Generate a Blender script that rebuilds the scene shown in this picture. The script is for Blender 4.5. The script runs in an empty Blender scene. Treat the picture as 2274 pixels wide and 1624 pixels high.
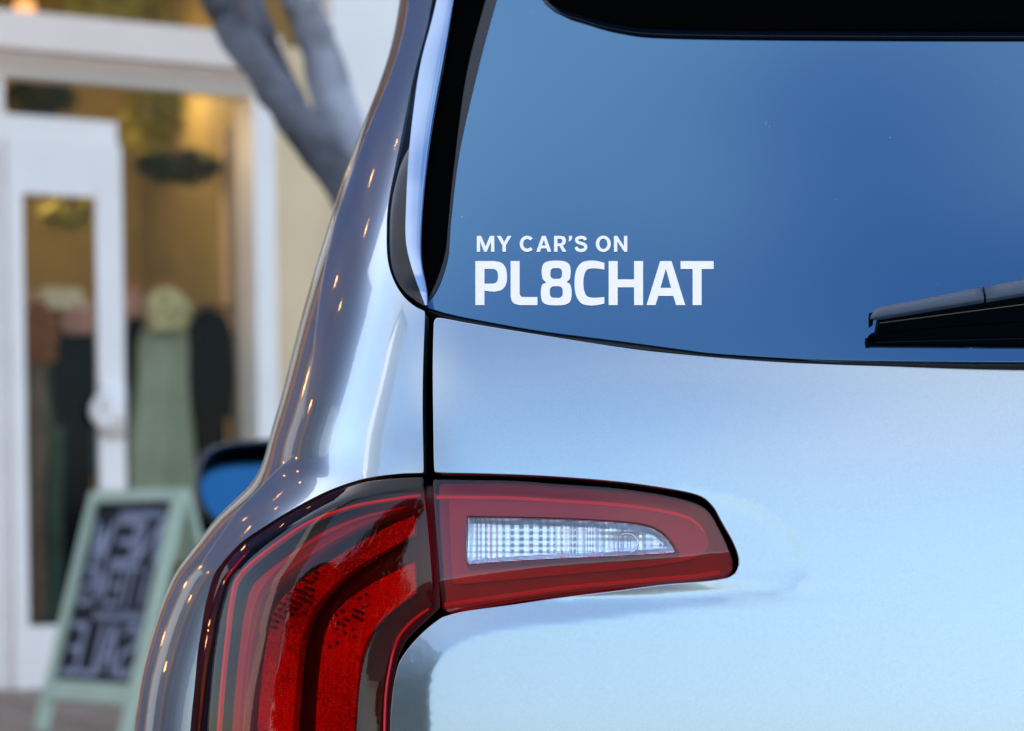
import bpy, math, random
import numpy as np
from mathutils import Matrix, Vector
from mathutils.geometry import delaunay_2d_cdt
random.seed(7); rng = np.random.default_rng(7)
C = bpy.context.scene.collection
scene = bpy.context.scene
# ------------------------------------------------------------------ camera
LENS, DIST, ZC, ROLL = 70.0, 1.7, 1.0, 0.016
WD, F, PX0, PY0 = 2274.0, 2274.0*70.0/36.0, 1137.0, 1150.0
cr, sr = math.cos(ROLL), math.sin(ROLL)
cam_d = bpy.data.cameras.new('camera'); cam = bpy.data.objects.new('camera', cam_d); C.objects.link(cam)
cam.matrix_world = Matrix(((cr, sr, 0, 0), (0, 0, -1, -DIST), (-sr, cr, 0, ZC), (0, 0, 0, 1)))
cam_d.sensor_fit = 'HORIZONTAL'; cam_d.sensor_width = 36; cam_d.lens = LENS
cam_d.shift_y = (PY0 - 812)/WD
cam_d.clip_start = 0.05; cam_d.clip_end = 2000
cam_d.dof.use_dof = True; cam_d.dof.focus_distance = DIST + 0.06; cam_d.dof.aperture_fstop = 4.6
scene.camera = cam
# ------------------------------------------------------------------ world, sun, exposure
ADDED_CIRRUS = (0, 0, -.32)
SUN_EL, SUN_AZ = math.radians(48), math.radians(-40)      # sun stands beyond the shop, so street side and car back lie in shade
w = bpy.data.worlds.new('World'); scene.world = w; w.use_nodes = True
wn = w.node_tree.nodes; wl_ = w.node_tree.links
sky = wn.new('ShaderNodeTexSky'); sky.sky_type = 'NISHITA'; sky.sun_disc = False
sky.sun_elevation = SUN_EL; sky.sun_rotation = SUN_AZ; sky.air_density = 1.0; sky.dust_density = 1.5; sky.ozone_density = 2.5
# thin cirrus added to the sky, offset to grade the rear window's reflection
_tc = wn.new('ShaderNodeTexCoord'); _mp = wn.new('ShaderNodeMapping'); _mp.inputs['Location'].default_value = ADDED_CIRRUS; _mp.inputs['Scale'].default_value = (1, 1, 1.6); wl_.new(_tc.outputs['Generated'], _mp.inputs[0])
_ns = wn.new('ShaderNodeTexNoise'); _ns.inputs['Scale'].default_value = 1.6; _ns.inputs['Detail'].default_value = 1.0; _ns.inputs['Roughness'].default_value = .4; wl_.new(_mp.outputs[0], _ns.inputs['Vector'])
_rp = wn.new('ShaderNodeMapRange'); _rp.interpolation_type = 'SMOOTHSTEP'; _rp.inputs['From Min'].default_value = .38; _rp.inputs['From Max'].default_value = .68; _rp.inputs['To Max'].default_value = .72; wl_.new(_ns.outputs[0], _rp.inputs['Value'])
_mx = wn.new('ShaderNodeMix'); _mx.data_type = 'RGBA'; wl_.new(_rp.outputs[0], _mx.inputs['Factor']); wl_.new(sky.outputs[0], _mx.inputs['A']); _mx.inputs['B'].default_value = (3.5, 3.65, 3.9, 1)
wl_.new(_mx.outputs['Result'], wn['Background'].inputs[0]); wn['Background'].inputs[1].default_value = 0.12
sd = bpy.data.lights.new('sun', 'SUN'); sd.energy = 4.5; sd.angle = math.radians(0.5); sd.color = (1, .94, .86)
so = bpy.data.objects.new('sun', sd); C.objects.link(so)
sdir = Vector((math.sin(SUN_AZ)*math.cos(SUN_EL), math.cos(SUN_AZ)*math.cos(SUN_EL), math.sin(SUN_EL)))
so.rotation_euler = sdir.to_track_quat('Z', 'Y').to_euler(); so.location = (0, 0, 30)
vs = scene.view_settings; vs.view_transform = 'Standard'; vs.look = 'None'; vs.gamma = 1; vs.use_curve_mapping = False
vs.exposure = 2.15
scene.render.engine = 'CYCLES'
scene.cycles.use_denoising = True; scene.cycles.max_bounces = 12; scene.cycles.transparent_max_bounces = 16
scene.cycles.sample_clamp_indirect = 6

# ------------------------------------------------------------------ materials
def mat(name, col, rough=.5, metal=0., coat=0., coat_r=.03, ior=1.5, noise=0., nscale=30., bump=0., bscale=200., emit=None, es=0., sheen=0., spec=None):
    m = bpy.data.materials.new(name); m.use_nodes = True
    n = m.node_tree.nodes; l = m.node_tree.links; b = n['Principled BSDF']
    b.inputs['Base Color'].default_value = (*col, 1); b.inputs['Roughness'].default_value = rough
    b.inputs['Metallic'].default_value = metal; b.inputs['IOR'].default_value = ior
    b.inputs['Coat Weight'].default_value = coat; b.inputs['Coat Roughness'].default_value = coat_r
    if sheen: b.inputs['Sheen Weight'].default_value = sheen
    if emit: b.inputs['Emission Color'].default_value = (*emit, 1); b.inputs['Emission Strength'].default_value = es
    if noise or bump:
        tc = n.new('ShaderNodeTexCoord')
    if noise:
        t = n.new('ShaderNodeTexNoise'); t.inputs['Scale'].default_value = nscale; t.inputs['Detail'].default_value = 6
        l.new(tc.outputs['Object'], t.inputs['Vector'])
        r = n.new('ShaderNodeValToRGB'); r.color_ramp.elements[0].position = .3; r.color_ramp.elements[1].position = .7
        r.color_ramp.elements[0].color = (*[c*(1-noise) for c in col], 1); r.color_ramp.elements[1].color = (*[min(1, c*(1+noise)) for c in col], 1)
        l.new(t.outputs[0], r.inputs[0]); l.new(r.outputs[0], b.inputs['Base Color'])
    if bump:
        t = n.new('ShaderNodeTexNoise'); t.inputs['Scale'].default_value = bscale; t.inputs['Detail'].default_value = 4
        l.new(tc.outputs['Object'], t.inputs['Vector'])
        bp = n.new('ShaderNodeBump'); bp.inputs['Strength'].default_value = bump; bp.inputs['Distance'].default_value = .002
        l.new(t.outputs[0], bp.inputs['Height']); l.new(bp.outputs[0], b.inputs['Normal'])
    return m

def thin_lens(name, tint, base=.05, rough=.015):
    """thin moulded plastic shell: tinted see-through plus mirror-like skin"""
    m = bpy.data.materials.new(name); m.use_nodes = True
    n = m.node_tree.nodes; l = m.node_tree.links; n.remove(n['Principled BSDF']); out = n['Material Output']
    lw = n.new('ShaderNodeLayerWeight'); lw.inputs['Blend'].default_value = .5
    p = n.new('ShaderNodeMath'); p.operation = 'POWER'; p.inputs[1].default_value = 5; l.new(lw.outputs['Facing'], p.inputs[0])
    ma = n.new('ShaderNodeMath'); ma.operation = 'MULTIPLY_ADD'; ma.inputs[1].default_value = 1-base; ma.inputs[2].default_value = base; l.new(p.outputs[0], ma.inputs[0])
    tr = n.new('ShaderNodeBsdfTransparent'); tr.inputs[0].default_value = (*tint, 1)
    gl = n.new('ShaderNodeBsdfGlossy'); gl.inputs['Roughness'].default_value = rough; gl.inputs[0].default_value = (1, 1, 1, 1)
    mx = n.new('ShaderNodeMixShader'); l.new(ma.outputs[0], mx.inputs[0]); l.new(tr.outputs[0], mx.inputs[1]); l.new(gl.outputs[0], mx.inputs[2])
    l.new(mx.outputs[0], out.inputs[0]); return m

def paint_mat():
    m = bpy.data.materials.new('blue_grey_metallic_paint'); m.use_nodes = True
    n = m.node_tree.nodes; l = m.node_tree.links; b = n['Principled BSDF']
    tc = n.new('ShaderNodeTexCoord')
    v = n.new('ShaderNodeTexVoronoi'); v.inputs['Scale'].default_value = 1400; l.new(tc.outputs['Object'], v.inputs['Vector'])
    r = n.new('ShaderNodeValToRGB'); r.color_ramp.elements[0].color = (.285, .33, .353, 1); r.color_ramp.elements[1].color = (.34, .388, .415, 1)
    l.new(v.outputs['Color'], r.inputs[0]); l.new(r.outputs[0], b.inputs['Base Color'])
    b.inputs['Metallic'].default_value = .95; b.inputs['Roughness'].default_value = .27
    b.inputs['Coat Weight'].default_value = 1; b.inputs['Coat Roughness'].default_value = .012; b.inputs['Coat IOR'].default_value = 1.8
    t = n.new('ShaderNodeTexNoise'); t.inputs['Scale'].default_value = 260; t.inputs['Detail'].default_value = 2; l.new(tc.outputs['Object'], t.inputs['Vector'])
    bp = n.new('ShaderNodeBump'); bp.inputs['Strength'].default_value = .035; bp.inputs['Distance'].default_value = .0006; l.new(t.outputs[0], bp.inputs['Height'])
    l.new(bp.outputs[0], b.inputs['Coat Normal'])
    return m

GT = (.080, .168, .262, 1)
def tinted_glass():
    m = mat('tinted_glass', (.10, .20, .36), .012, 1.0)
    n = m.node_tree.nodes; l = m.node_tree.links; b = n['Principled BSDF']
    tc = n.new('ShaderNodeTexCoord')               # specks of dust on the pane
    v = n.new('ShaderNodeTexVoronoi'); v.inputs['Scale'].default_value = 70; l.new(tc.outputs['Object'], v.inputs['Vector'])
    wv = n.new('ShaderNodeTexNoise'); wv.inputs['Scale'].default_value = 31; l.new(tc.outputs['Object'], wv.inputs['Vector'])
    r = n.new('ShaderNodeValToRGB'); r.color_ramp.elements[0].color = (1, 1, 1, 1); r.color_ramp.elements[1].color = (0, 0, 0, 1)
    r.color_ramp.elements[0].position = .02; r.color_ramp.elements[1].position = .045; l.new(v.outputs['Distance'], r.inputs[0])
    r2 = n.new('ShaderNodeValToRGB'); r2.color_ramp.elements[0].position = .55; r2.color_ramp.elements[1].position = .62; l.new(wv.outputs[0], r2.inputs[0])
    mm = n.new('ShaderNodeMath'); mm.operation = 'MULTIPLY'; l.new(r.outputs[0], mm.inputs[0]); l.new(r2.outputs[0], mm.inputs[1])
    mx = n.new('ShaderNodeMix'); mx.data_type = 'RGBA'; l.new(mm.outputs[0], mx.inputs['Factor'])
    mx.inputs['A'].default_value = GT; mx.inputs['A'].default_value = GT; mx.inputs['B'].default_value = (.5, .5, .5, 1)
    l.new(mx.outputs['Result'], b.inputs['Base Color'])
    return m

def reflector_red():
    m = mat('red_lamp_reflector', (.85, .02, .02), .25, ior=1.5)
    n = m.node_tree.nodes; l = m.node_tree.links; b = n['Principled BSDF']
    tc = n.new('ShaderNodeTexCoord')
    v = n.new('ShaderNodeTexVoronoi'); v.distance = 'CHEBYCHEV'; v.inputs['Scale'].default_value = 420; v.inputs['Randomness'].default_value = .3
    l.new(tc.outputs['Object'], v.inputs['Vector'])
    ns = n.new('ShaderNodeTexNoise'); ns.inputs['Scale'].default_value = 14; ns.inputs['Detail'].default_value = 3; l.new(tc.outputs['Object'], ns.inputs['Vector'])
    ad = n.new('ShaderNodeMath'); ad.operation = 'MULTIPLY_ADD'; ad.inputs[1].default_value = .35; l.new(v.outputs['Color'], ad.inputs[0]); l.new(ns.outputs[0], ad.inputs[2])
    r = n.new('ShaderNodeValToRGB'); r.color_ramp.elements[0].color = (.16, .002, .002, 1); r.color_ramp.elements[1].color = (.55, .010, .010, 1)
    r.color_ramp.elements[0].position = .45; r.color_ramp.elements[1].position = .85; l.new(ad.outputs[0], r.inputs[0]); l.new(r.outputs[0], b.inputs['Base Color'])
    bp = n.new('ShaderNodeBump'); bp.inputs['Strength'].default_value = 1; bp.inputs['Distance'].default_value = .0015; l.new(v.outputs['Distance'], bp.inputs['Height'])
    l.new(bp.outputs[0], b.inputs['Normal'])
    return m

M = dict(
    paint=paint_mat(), glass=tinted_glass(),
    border=mat('ceramic_glass_border', (.002, .004, .009), .06, ior=1.4),
    black=mat('black_plastic', (.002, .002, .003), .5, ior=1.1), gap=mat('dark_cavity', (.002, .002, .002), .9, ior=1.05),
    rubber=mat('black_rubber', (.012, .013, .016), .6, bump=.3, bscale=900), gloss=mat('gloss_black_trim', (.003, .003, .003), .02, ior=1.36),
    chrome=mat('dark_bright_trim', (.34, .42, .54), .05, 1.0),
    wiper=mat('wiper_plastic', (.012, .03, .06), .34, ior=1.7, bump=.5, bscale=1500), steel=mat('wiper_steel', (.16, .12, .08), .3, 1.0),
    lens=thin_lens('red_lamp_lens', (.93, .05, .07), .028), lens2=thin_lens('red_tailgate_lamp_lens', (.94, .045, .07), .045), line=mat('red_light_guide', (.60, .012, .03), .25), deep=mat('deep_red_lamp_housing', (.24, .005, .018), .3), bezel=mat('maroon_lamp_bezel', (.34, .008, .035), .3), clear=thin_lens('clear_lamp_lens', (.95, .97, 1), .03),
    lens_in=reflector_red(), red_plain=mat('red_lamp_inner', (.38, .008, .06), .3),
    refl=mat('silver_lamp_reflector', (.60, .67, .74), .28, .9), housing=mat('lamp_housing', (.02, .003, .004), .35),
    vinyl=mat('white_vinyl', (.96, .84, .78), .5),
    mirror=mat('mirror_glass', (.03, .14, .27), .02, 1.0), navy=mat('navy_mirror_shell', (.012, .018, .035), .2, coat=.5),
    tyre=mat('tyre_rubber', (.02, .02, .02), .8), rim=mat('alloy_rim', (.5, .5, .52), .3, 1.0),
    white=mat('white_painted_frame', (.86, .80, .74), .45, noise=.04, nscale=3), fascia=mat('pinkish_white_fascia', (.84, .70, .60), .6, noise=.05, nscale=2),
    beige=mat('beige_render_wall', (.74, .56, .34), .85, noise=.06, nscale=2), pale=mat('pale_wall', (.86, .82, .76), .8, noise=.04, nscale=1.5),
    tower=mat('bright_white_wall', (.82, .80, .76), .7, noise=.03, nscale=2), lav=mat('lavender_grey_wall', (.065, .095, .21), .7, noise=.08, nscale=2), wood=mat('orange_wood', (.50, .17, .04), .5, noise=.25, nscale=8),
    dark=mat('dark_shutter', (.015, .018, .035), .4, noise=.2, nscale=4), ochre=mat('ochre_shop_wall', (.24, .19, .065), .8, noise=.25, nscale=1.2),
    brownc=mat('brown_shop_ceiling', (.20, .12, .05), .8, noise=.3, nscale=1), wfloor=mat('shop_floor', (.22, .15, .09), .5, noise=.2, nscale=3),
    pane=thin_lens('shop_pane', (.95, .95, .92), .003),
    mint=mat('mint_painted_wood', (.42, .52, .40), .6, noise=.06, nscale=6), slate=mat('chalkboard_slate', (.004, .005, .009), .7, noise=.4, nscale=12),
    chalk=mat('blue_grey_chalk', (.26, .29, .38), .9, noise=.25, nscale=40),
    bark=mat('grey_bark', (.13, .13, .15), .85, noise=.75, nscale=5, bump=.6, bscale=20), bark2=mat('pale_grey_bark', (.30, .30, .33), .85, noise=.6, nscale=5),
    asphalt=mat('asphalt', (.045, .046, .05), .9, noise=.3, nscale=60), paving=mat('tan_paving', (.27, .20, .15), .85, noise=.15, nscale=8),
    kerb=mat('kerb_stone', (.35, .34, .32), .8, noise=.1, nscale=8), leaf=mat('green_leaf', (.05, .08, .02), .6, noise=.6, nscale=1.5),
    leafy=mat('yellow_green_leaf', (.40, .36, .06), .6, noise=.4, nscale=2), leafd=mat('dark_plant_leaf', (.05, .07, .03), .6, noise=.4, nscale=3),
    hill=mat('dry_hills', (.05, .055, .05), .9, noise=.4, nscale=.05), bulb=mat('warm_bulb', (1, .7, .4), .3, emit=(1, .45, .14), es=4.5), pend=mat('dim_warm_bulb', (1, .7, .4), .3, emit=(1, .40, .12), es=.3),
    cable=mat('black_cable', (.01, .01, .01), .6), metal=mat('grey_metal', (.35, .35, .37), .35, .9),
)

# ------------------------------------------------------------------ object helpers
def tag(o, label=None, cat=None, group=None, kind=None):
    if label: o['label'] = label
    if cat: o['category'] = cat
    if group: o['group'] = group
    if kind: o['kind'] = kind
    return o
def empty(name, loc=(0, 0, 0), rz=0.0, parent=None):
    o = bpy.data.objects.new(name, None); C.objects.link(o); o.location = loc; o.rotation_euler = (0, 0, rz); o.empty_display_size = .1
    if parent: o.parent = parent
    return o
def link(name, me, m, parent=None):
    if m is not None: me.materials.append(m)
    o = bpy.data.objects.new(name, me); C.objects.link(o)
    if parent: o.parent = parent
    return o
def raw(name, V, Fc, m, parent=None, smooth=False, normals=None):
    me = bpy.data.meshes.new(name)
    me.from_pydata([tuple(map(float, v)) for v in V], [], [tuple(int(i) for i in f) for f in Fc]); me.update()
    if smooth or normals is not None:
        me.polygons.foreach_set('use_smooth', [True]*len(me.polygons))
    if normals is not None:
        me.normals_split_custom_set_from_vertices([tuple(map(float, v)) for v in normals])
    return link(name, me, m, parent)
class MB:
    def __init__(s): s.V = []; s.F = []
    def add(s, V, Fc):
        k = len(s.V); s.V += [tuple(v) for v in V]; s.F += [tuple(i+k for i in f) for f in Fc]; return s
    def box(s, a, b, fr=None):
        x0, y0, z0 = a; x1, y1, z1 = b
        V = [(x, y, z) for z in (z0, z1) for y in (y0, y1) for x in (x0, x1)]
        if fr: V = [fr(*v) for v in V]
        return s.add(V, [(0, 2, 3, 1), (4, 5, 7, 6), (0, 1, 5, 4), (2, 6, 7, 3), (0, 4, 6, 2), (1, 3, 7, 5)])
    def tube(s, pts, rad, n=10):
        pts = [Vector(p) for p in pts]; V = []; Fc = []
        for i, p in enumerate(pts):
            t = (pts[min(i+1, len(pts)-1)]-pts[max(i-1, 0)]).normalized()
            a = t.cross(Vector((0, 0, 1)) if abs(t.z) < .9 else Vector((0, 1, 0))).normalized(); b = t.cross(a)
            r = rad[i] if hasattr(rad, '__len__') else rad
            for k in range(n):
                g = 2*math.pi*k/n; V.append(tuple(p+(a*math.cos(g)+b*math.sin(g))*r))
        for i in range(len(pts)-1):
            for k in range(n): Fc.append((i*n+k, i*n+(k+1) % n, (i+1)*n+(k+1) % n, (i+1)*n+k))
        Fc.append(tuple(range(n))[::-1]); Fc.append(tuple((len(pts)-1)*n+k for k in range(n)))
        return s.add(V, Fc)
    def ball(s, c, r, nu=10, nv=6):
        V = [(c[0], c[1], c[2]-r)]
        for j in range(1, nv):
            a = math.pi*j/nv-math.pi/2
            for i in range(nu): g = 2*math.pi*i/nu; V.append((c[0]+r*math.cos(a)*math.cos(g), c[1]+r*math.cos(a)*math.sin(g), c[2]+r*math.sin(a)))
        V.append((c[0], c[1], c[2]+r)); Fc = [(0, 1+(i+1) % nu, 1+i) for i in range(nu)]
        for j in range(nv-2):
            for i in range(nu): a = 1+j*nu; Fc.append((a+i, a+(i+1) % nu, a+nu+(i+1) % nu, a+nu+i))
        L = len(V)-1; a = 1+(nv-2)*nu
        Fc += [(a+i, a+(i+1) % nu, L) for i in range(nu)]
        return s.add(V, Fc)
    def build(s, name, m, parent=None, smooth=False): return raw(name, s.V, s.F, m, parent, smooth)
def smooth_curve(pts, n=8, closed=False):
    """Catmull-Rom through points; a point given as (x,y,1) is a sharp corner"""
    P = [np.array(p[:2], float) for p in pts]; S = [len(p) > 2 for p in pts]; N = len(P); out = []
    for i in range(N if closed else N-1):
        p1, p2 = P[i], P[(i+1) % N]
        p0 = P[(i-1) % N] if (closed or i > 0) and not S[i] else p1-(p2-p1)
        p3 = P[(i+2) % N] if (closed or i+2 < N) and not S[(i+1) % N] else p2+(p2-p1)
        m1 = (p2-p0)/2 if not S[i] else (p2-p1); m2 = (p3-p1)/2 if not S[(i+1) % N] else (p2-p1)
        L = np.linalg.norm(p2-p1); lim = lambda m: m*min(1, 1.5*L/(np.linalg.norm(m)+1e-9))
        m1, m2 = lim(m1), lim(m2)
        k = max(2, min(40, int(L/n)))
        for j in range(k):
            t = j/k; out.append((2*t**3-3*t**2+1)*p1+(t**3-2*t**2+t)*m1+(-2*t**3+3*t**2)*p2+(t**3-t**2)*m2)
    if not closed: out.append(P[-1])
    return np.array(out)
def nat_spline(xs, ys):
    xs = np.array(xs, float); ys = np.array(ys, float); n = len(xs); h = np.diff(xs)
    A = np.eye(n); b = np.zeros(n)
    for i in range(1, n-1):
        A[i, i-1] = h[i-1]; A[i, i] = 2*(h[i-1]+h[i]); A[i, i+1] = h[i]; b[i] = 6*((ys[i+1]-ys[i])/h[i]-(ys[i]-ys[i-1])/h[i-1])
    m = np.linalg.solve(A, b)
    def f(x):
        x = np.clip(np.asarray(x, float), xs[0], xs[-1]); i = np.clip(np.searchsorted(xs, x)-1, 0, n-2)
        hh = h[i]; a = (xs[i+1]-x)/hh; c = (x-xs[i])/hh
        return a*ys[i]+c*ys[i+1]+((a**3-a)*m[i]+(c**3-c)*m[i+1])*hh*hh/6
    return f
# ------------------------------------------------------------------ picture rays (used to take real positions off the survey photo)
def raydir(px, py):
    X = (np.asarray(px, float)-PX0)/F; Z = (PY0-np.asarray(py, float))/F
    return np.stack([X*cr+Z*sr, np.ones_like(X), -X*sr+Z*cr], -1)
def project(P):
    dx, dy, dz = P[..., 0], P[..., 1]+DIST, P[..., 2]-ZC
    return np.stack([PX0+F*(dx*cr-dz*sr)/dy, PY0-F*(dx*sr+dz*cr)/dy], -1)
def at_depth(px, py, y):
    d = raydir(px, py); k = y+DIST
    return np.array([d[..., 0]*k, y+0*d[..., 0], ZC+d[..., 2]*k]).T if d.ndim > 1 else np.array([d[0]*k, y, ZC+d[2]*k])

# ------------------------------------------------------------------ master surface of the car's rear corner
XC, CROWN, YAW = 0.55, 0.085, -0.055
slope_z = np.array([.25, .5, .70, .80, .88, .96, 1.02, 1.06, 1.10, 1.14, 1.20, 1.30, 1.45, 1.65])
slope_v = np.array([-.04, .03, .08, .10, .10, .10, .12, .15, .20, .28, .42, .50, .54, .60])
_zz = np.linspace(.25, 1.65, 281); _sl = nat_spline(slope_z, slope_v)(_zz)
_yy = np.concatenate([[0], np.cumsum((_sl[1:]+_sl[:-1])/2*np.diff(_zz))]); _yy -= np.interp(1.0, _zz, _yy)
Y0 = nat_spline(_zz[::8], _yy[::8])
RX = nat_spline([.25, .80, .90, .98, 1.05, 1.15, 1.25, 1.40, 1.65], [.34, .33, .31, .27, .235, .20, .175, .145, .12])
RY = nat_spline([.25, .80, .95, 1.05, 1.2, 1.4, 1.65], [.40, .38, .36, .36, .36, .34, .32])
_s = np.linspace(0, 1, 40001); _th = (math.pi/2)*(_s*_s*(3-2*_s))
_cx = np.concatenate([[0], np.cumsum(np.cos(_th[1:]))]); _cy = np.concatenate([[0], np.cumsum(np.sin(_th[1:]))]); _cx /= _cx[-1]; _cy /= _cy[-1]
SIL = np.array([(1090, -520), (1060, -420), (1000, -230), (965, -100), (930, 0), (880, 110), (835, 215), (790, 335), (753, 440), (715, 550), (680, 665), (648, 790),
    (615, 920), (592, 995), (561, 1069), (506, 1122), (472, 1161), (427, 1219), (400, 1254), (386, 1278), (373, 1308), (352, 1360), (335, 1418), (318, 1479), (308, 1537), (297, 1624), (285, 1800), (280, 2100), (290, 2400), (330, 2700), (400, 3000)], float)
Zc_ = np.array([.28, .40, .55, .70, .80, .85, .89, .92, .942, .953, .966, .985, 1.01, 1.04, 1.08, 1.13, 1.2, 1.3, 1.4, 1.5, 1.64])
XSv = np.full(len(Zc_), -.3)
def S(t, z):
    t = np.asarray(t, float); z = np.asarray(z, float)
    tc = np.clip(t, 0, 1); rx, ry, xs, y0 = RX(z), RY(z), XSF(z), Y0(z)
    cx = np.interp(tc, _s, _cx); cy = np.interp(tc, _s, _cy)
    x = xs+rx-rx*cx+np.where(t < 0, -t, 0); yb = ry*cy+np.where(t > 1, (t-1), 0)
    return np.stack([x+YAW*yb, y0+yb+CROWN*(XC-x)**2, z+0*x], -1)
XSF = nat_spline(Zc_, XSv)
for it in range(14):
    tt = np.linspace(.2, 1.3, 400)
    for i, z in enumerate(Zc_):
        q = project(S(tt, np.full_like(tt, z))); k = np.argmin(q[:, 0])
        XSv[i] += (np.interp(q[k, 1], SIL[:, 1], SIL[:, 0])-q[k, 0])/F*(DIST+.4)
    XSF = nat_spline(Zc_, XSv)
def numeric_normals(P, a, b, ea=1e-3, eb=1e-3):
    A = P(a+ea, b)-P(a-ea, b); B = P(a, b+eb)-P(a, b-eb)
    n = np.cross(A, B); n /= (np.linalg.norm(n, axis=-1, keepdims=True)+1e-12); return n
def SN(t, z):                                   # outward normal of the master surface
    return -numeric_normals(S, t, z, 2e-3, 1e-3)*NSGN
NSGN = 1.0
_n = SN(np.array([-.2]), np.array([1.0]))[0]
if _n[1] > 0: NSGN = -1.0
_tg, _zg = np.meshgrid(np.concatenate([np.linspace(-1.5, 0, 60), np.linspace(.015, 1.2, 70)]), np.linspace(.30, 1.62, 80)); _tg = _tg.ravel(); _zg = _zg.ravel()
_Pg = S(_tg, _zg); _Ng = SN(_tg, _zg); _vis = np.einsum('ij,ij->i', _Ng, _Pg-np.array([0, -DIST, ZC])) < -0.0
_Gp = project(_Pg)[_vis]; _tg = _tg[_vis]; _zg = _zg[_vis]
def inv(px, py, h=0.0):
    """surface parameters under a picture point, on the master surface raised by h"""
    px = np.asarray(px, float).ravel(); py = np.asarray(py, float).ravel(); t = np.empty_like(px); z = np.empty_like(px)
    for k in range(0, len(px), 200):
        d = (px[k:k+200, None]-_Gp[None, :, 0])**2+(py[k:k+200, None]-_Gp[None, :, 1])**2; j = d.argmin(1); t[k:k+200] = _tg[j]; z[k:k+200] = _zg[j]
    fn = (lambda a, b: project(S(a, b))) if np.ndim(h) == 0 and h == 0 else (lambda a, b: project(S(a, b)+SN(a, b)*h))
    for it in range(8):
        q = fn(t, z); e = 1e-4; qa = (fn(t+e, z)-fn(t-e, z))/(2*e); qb = (fn(t, z+e)-fn(t, z-e))/(2*e)
        rx_, ry_ = px-q[:, 0], py-q[:, 1]; det = qa[:, 0]*qb[:, 1]-qa[:, 1]*qb[:, 0]; det = np.where(np.abs(det) < 1, np.sign(det+1e-9), det)
        dt = (rx_*qb[:, 1]-ry_*qb[:, 0])/det; dz = (qa[:, 0]*ry_-qa[:, 1]*rx_)/det
        t = t+np.clip(dt, -.05, .05); z = np.clip(z+np.clip(dz, -.03, .03), .26, 1.64)
    return t, z
def inside(poly, X, Y):
    r = np.zeros(len(X), bool); n = len(poly)
    for i in range(n):
        x1, y1 = poly[i]; x2, y2 = poly[(i+1) % n]
        c = ((y1 > Y) != (y2 > Y)); xx = (x2-x1)*(Y-y1)/((y2-y1) if abs(y2-y1) > 1e-12 else 1e-12)+x1; r ^= c & (X < xx)
    return r
def dist_poly(poly, X, Y, closed=True):
    d = np.full(len(X), 1e18); n = len(poly)
    for i in range(n if closed else n-1):
        a = poly[i]; b = poly[(i+1) % n]; ab = b-a; L = ab@ab+1e-12
        t = np.clip(((X-a[0])*ab[0]+(Y-a[1])*ab[1])/L, 0, 1); d = np.minimum(d, (X-a[0]-t*ab[0])**2+(Y-a[1]-t*ab[1])**2)
    return np.sqrt(d)
def offset_poly(poly, d):
    """shrinks a closed outline by d"""
    P = np.array(poly); n = len(P); area = .5*np.sum(P[:, 0]*np.roll(P[:, 1], -1)-np.roll(P[:, 0], -1)*P[:, 1])
    t = np.roll(P, -1, 0)-np.roll(P, 1, 0); t /= np.linalg.norm(t, axis=1, keepdims=True)+1e-9
    nr = np.stack([-t[:, 1], t[:, 0]], 1)*(1 if area > 0 else -1); return P+nr*d
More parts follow.
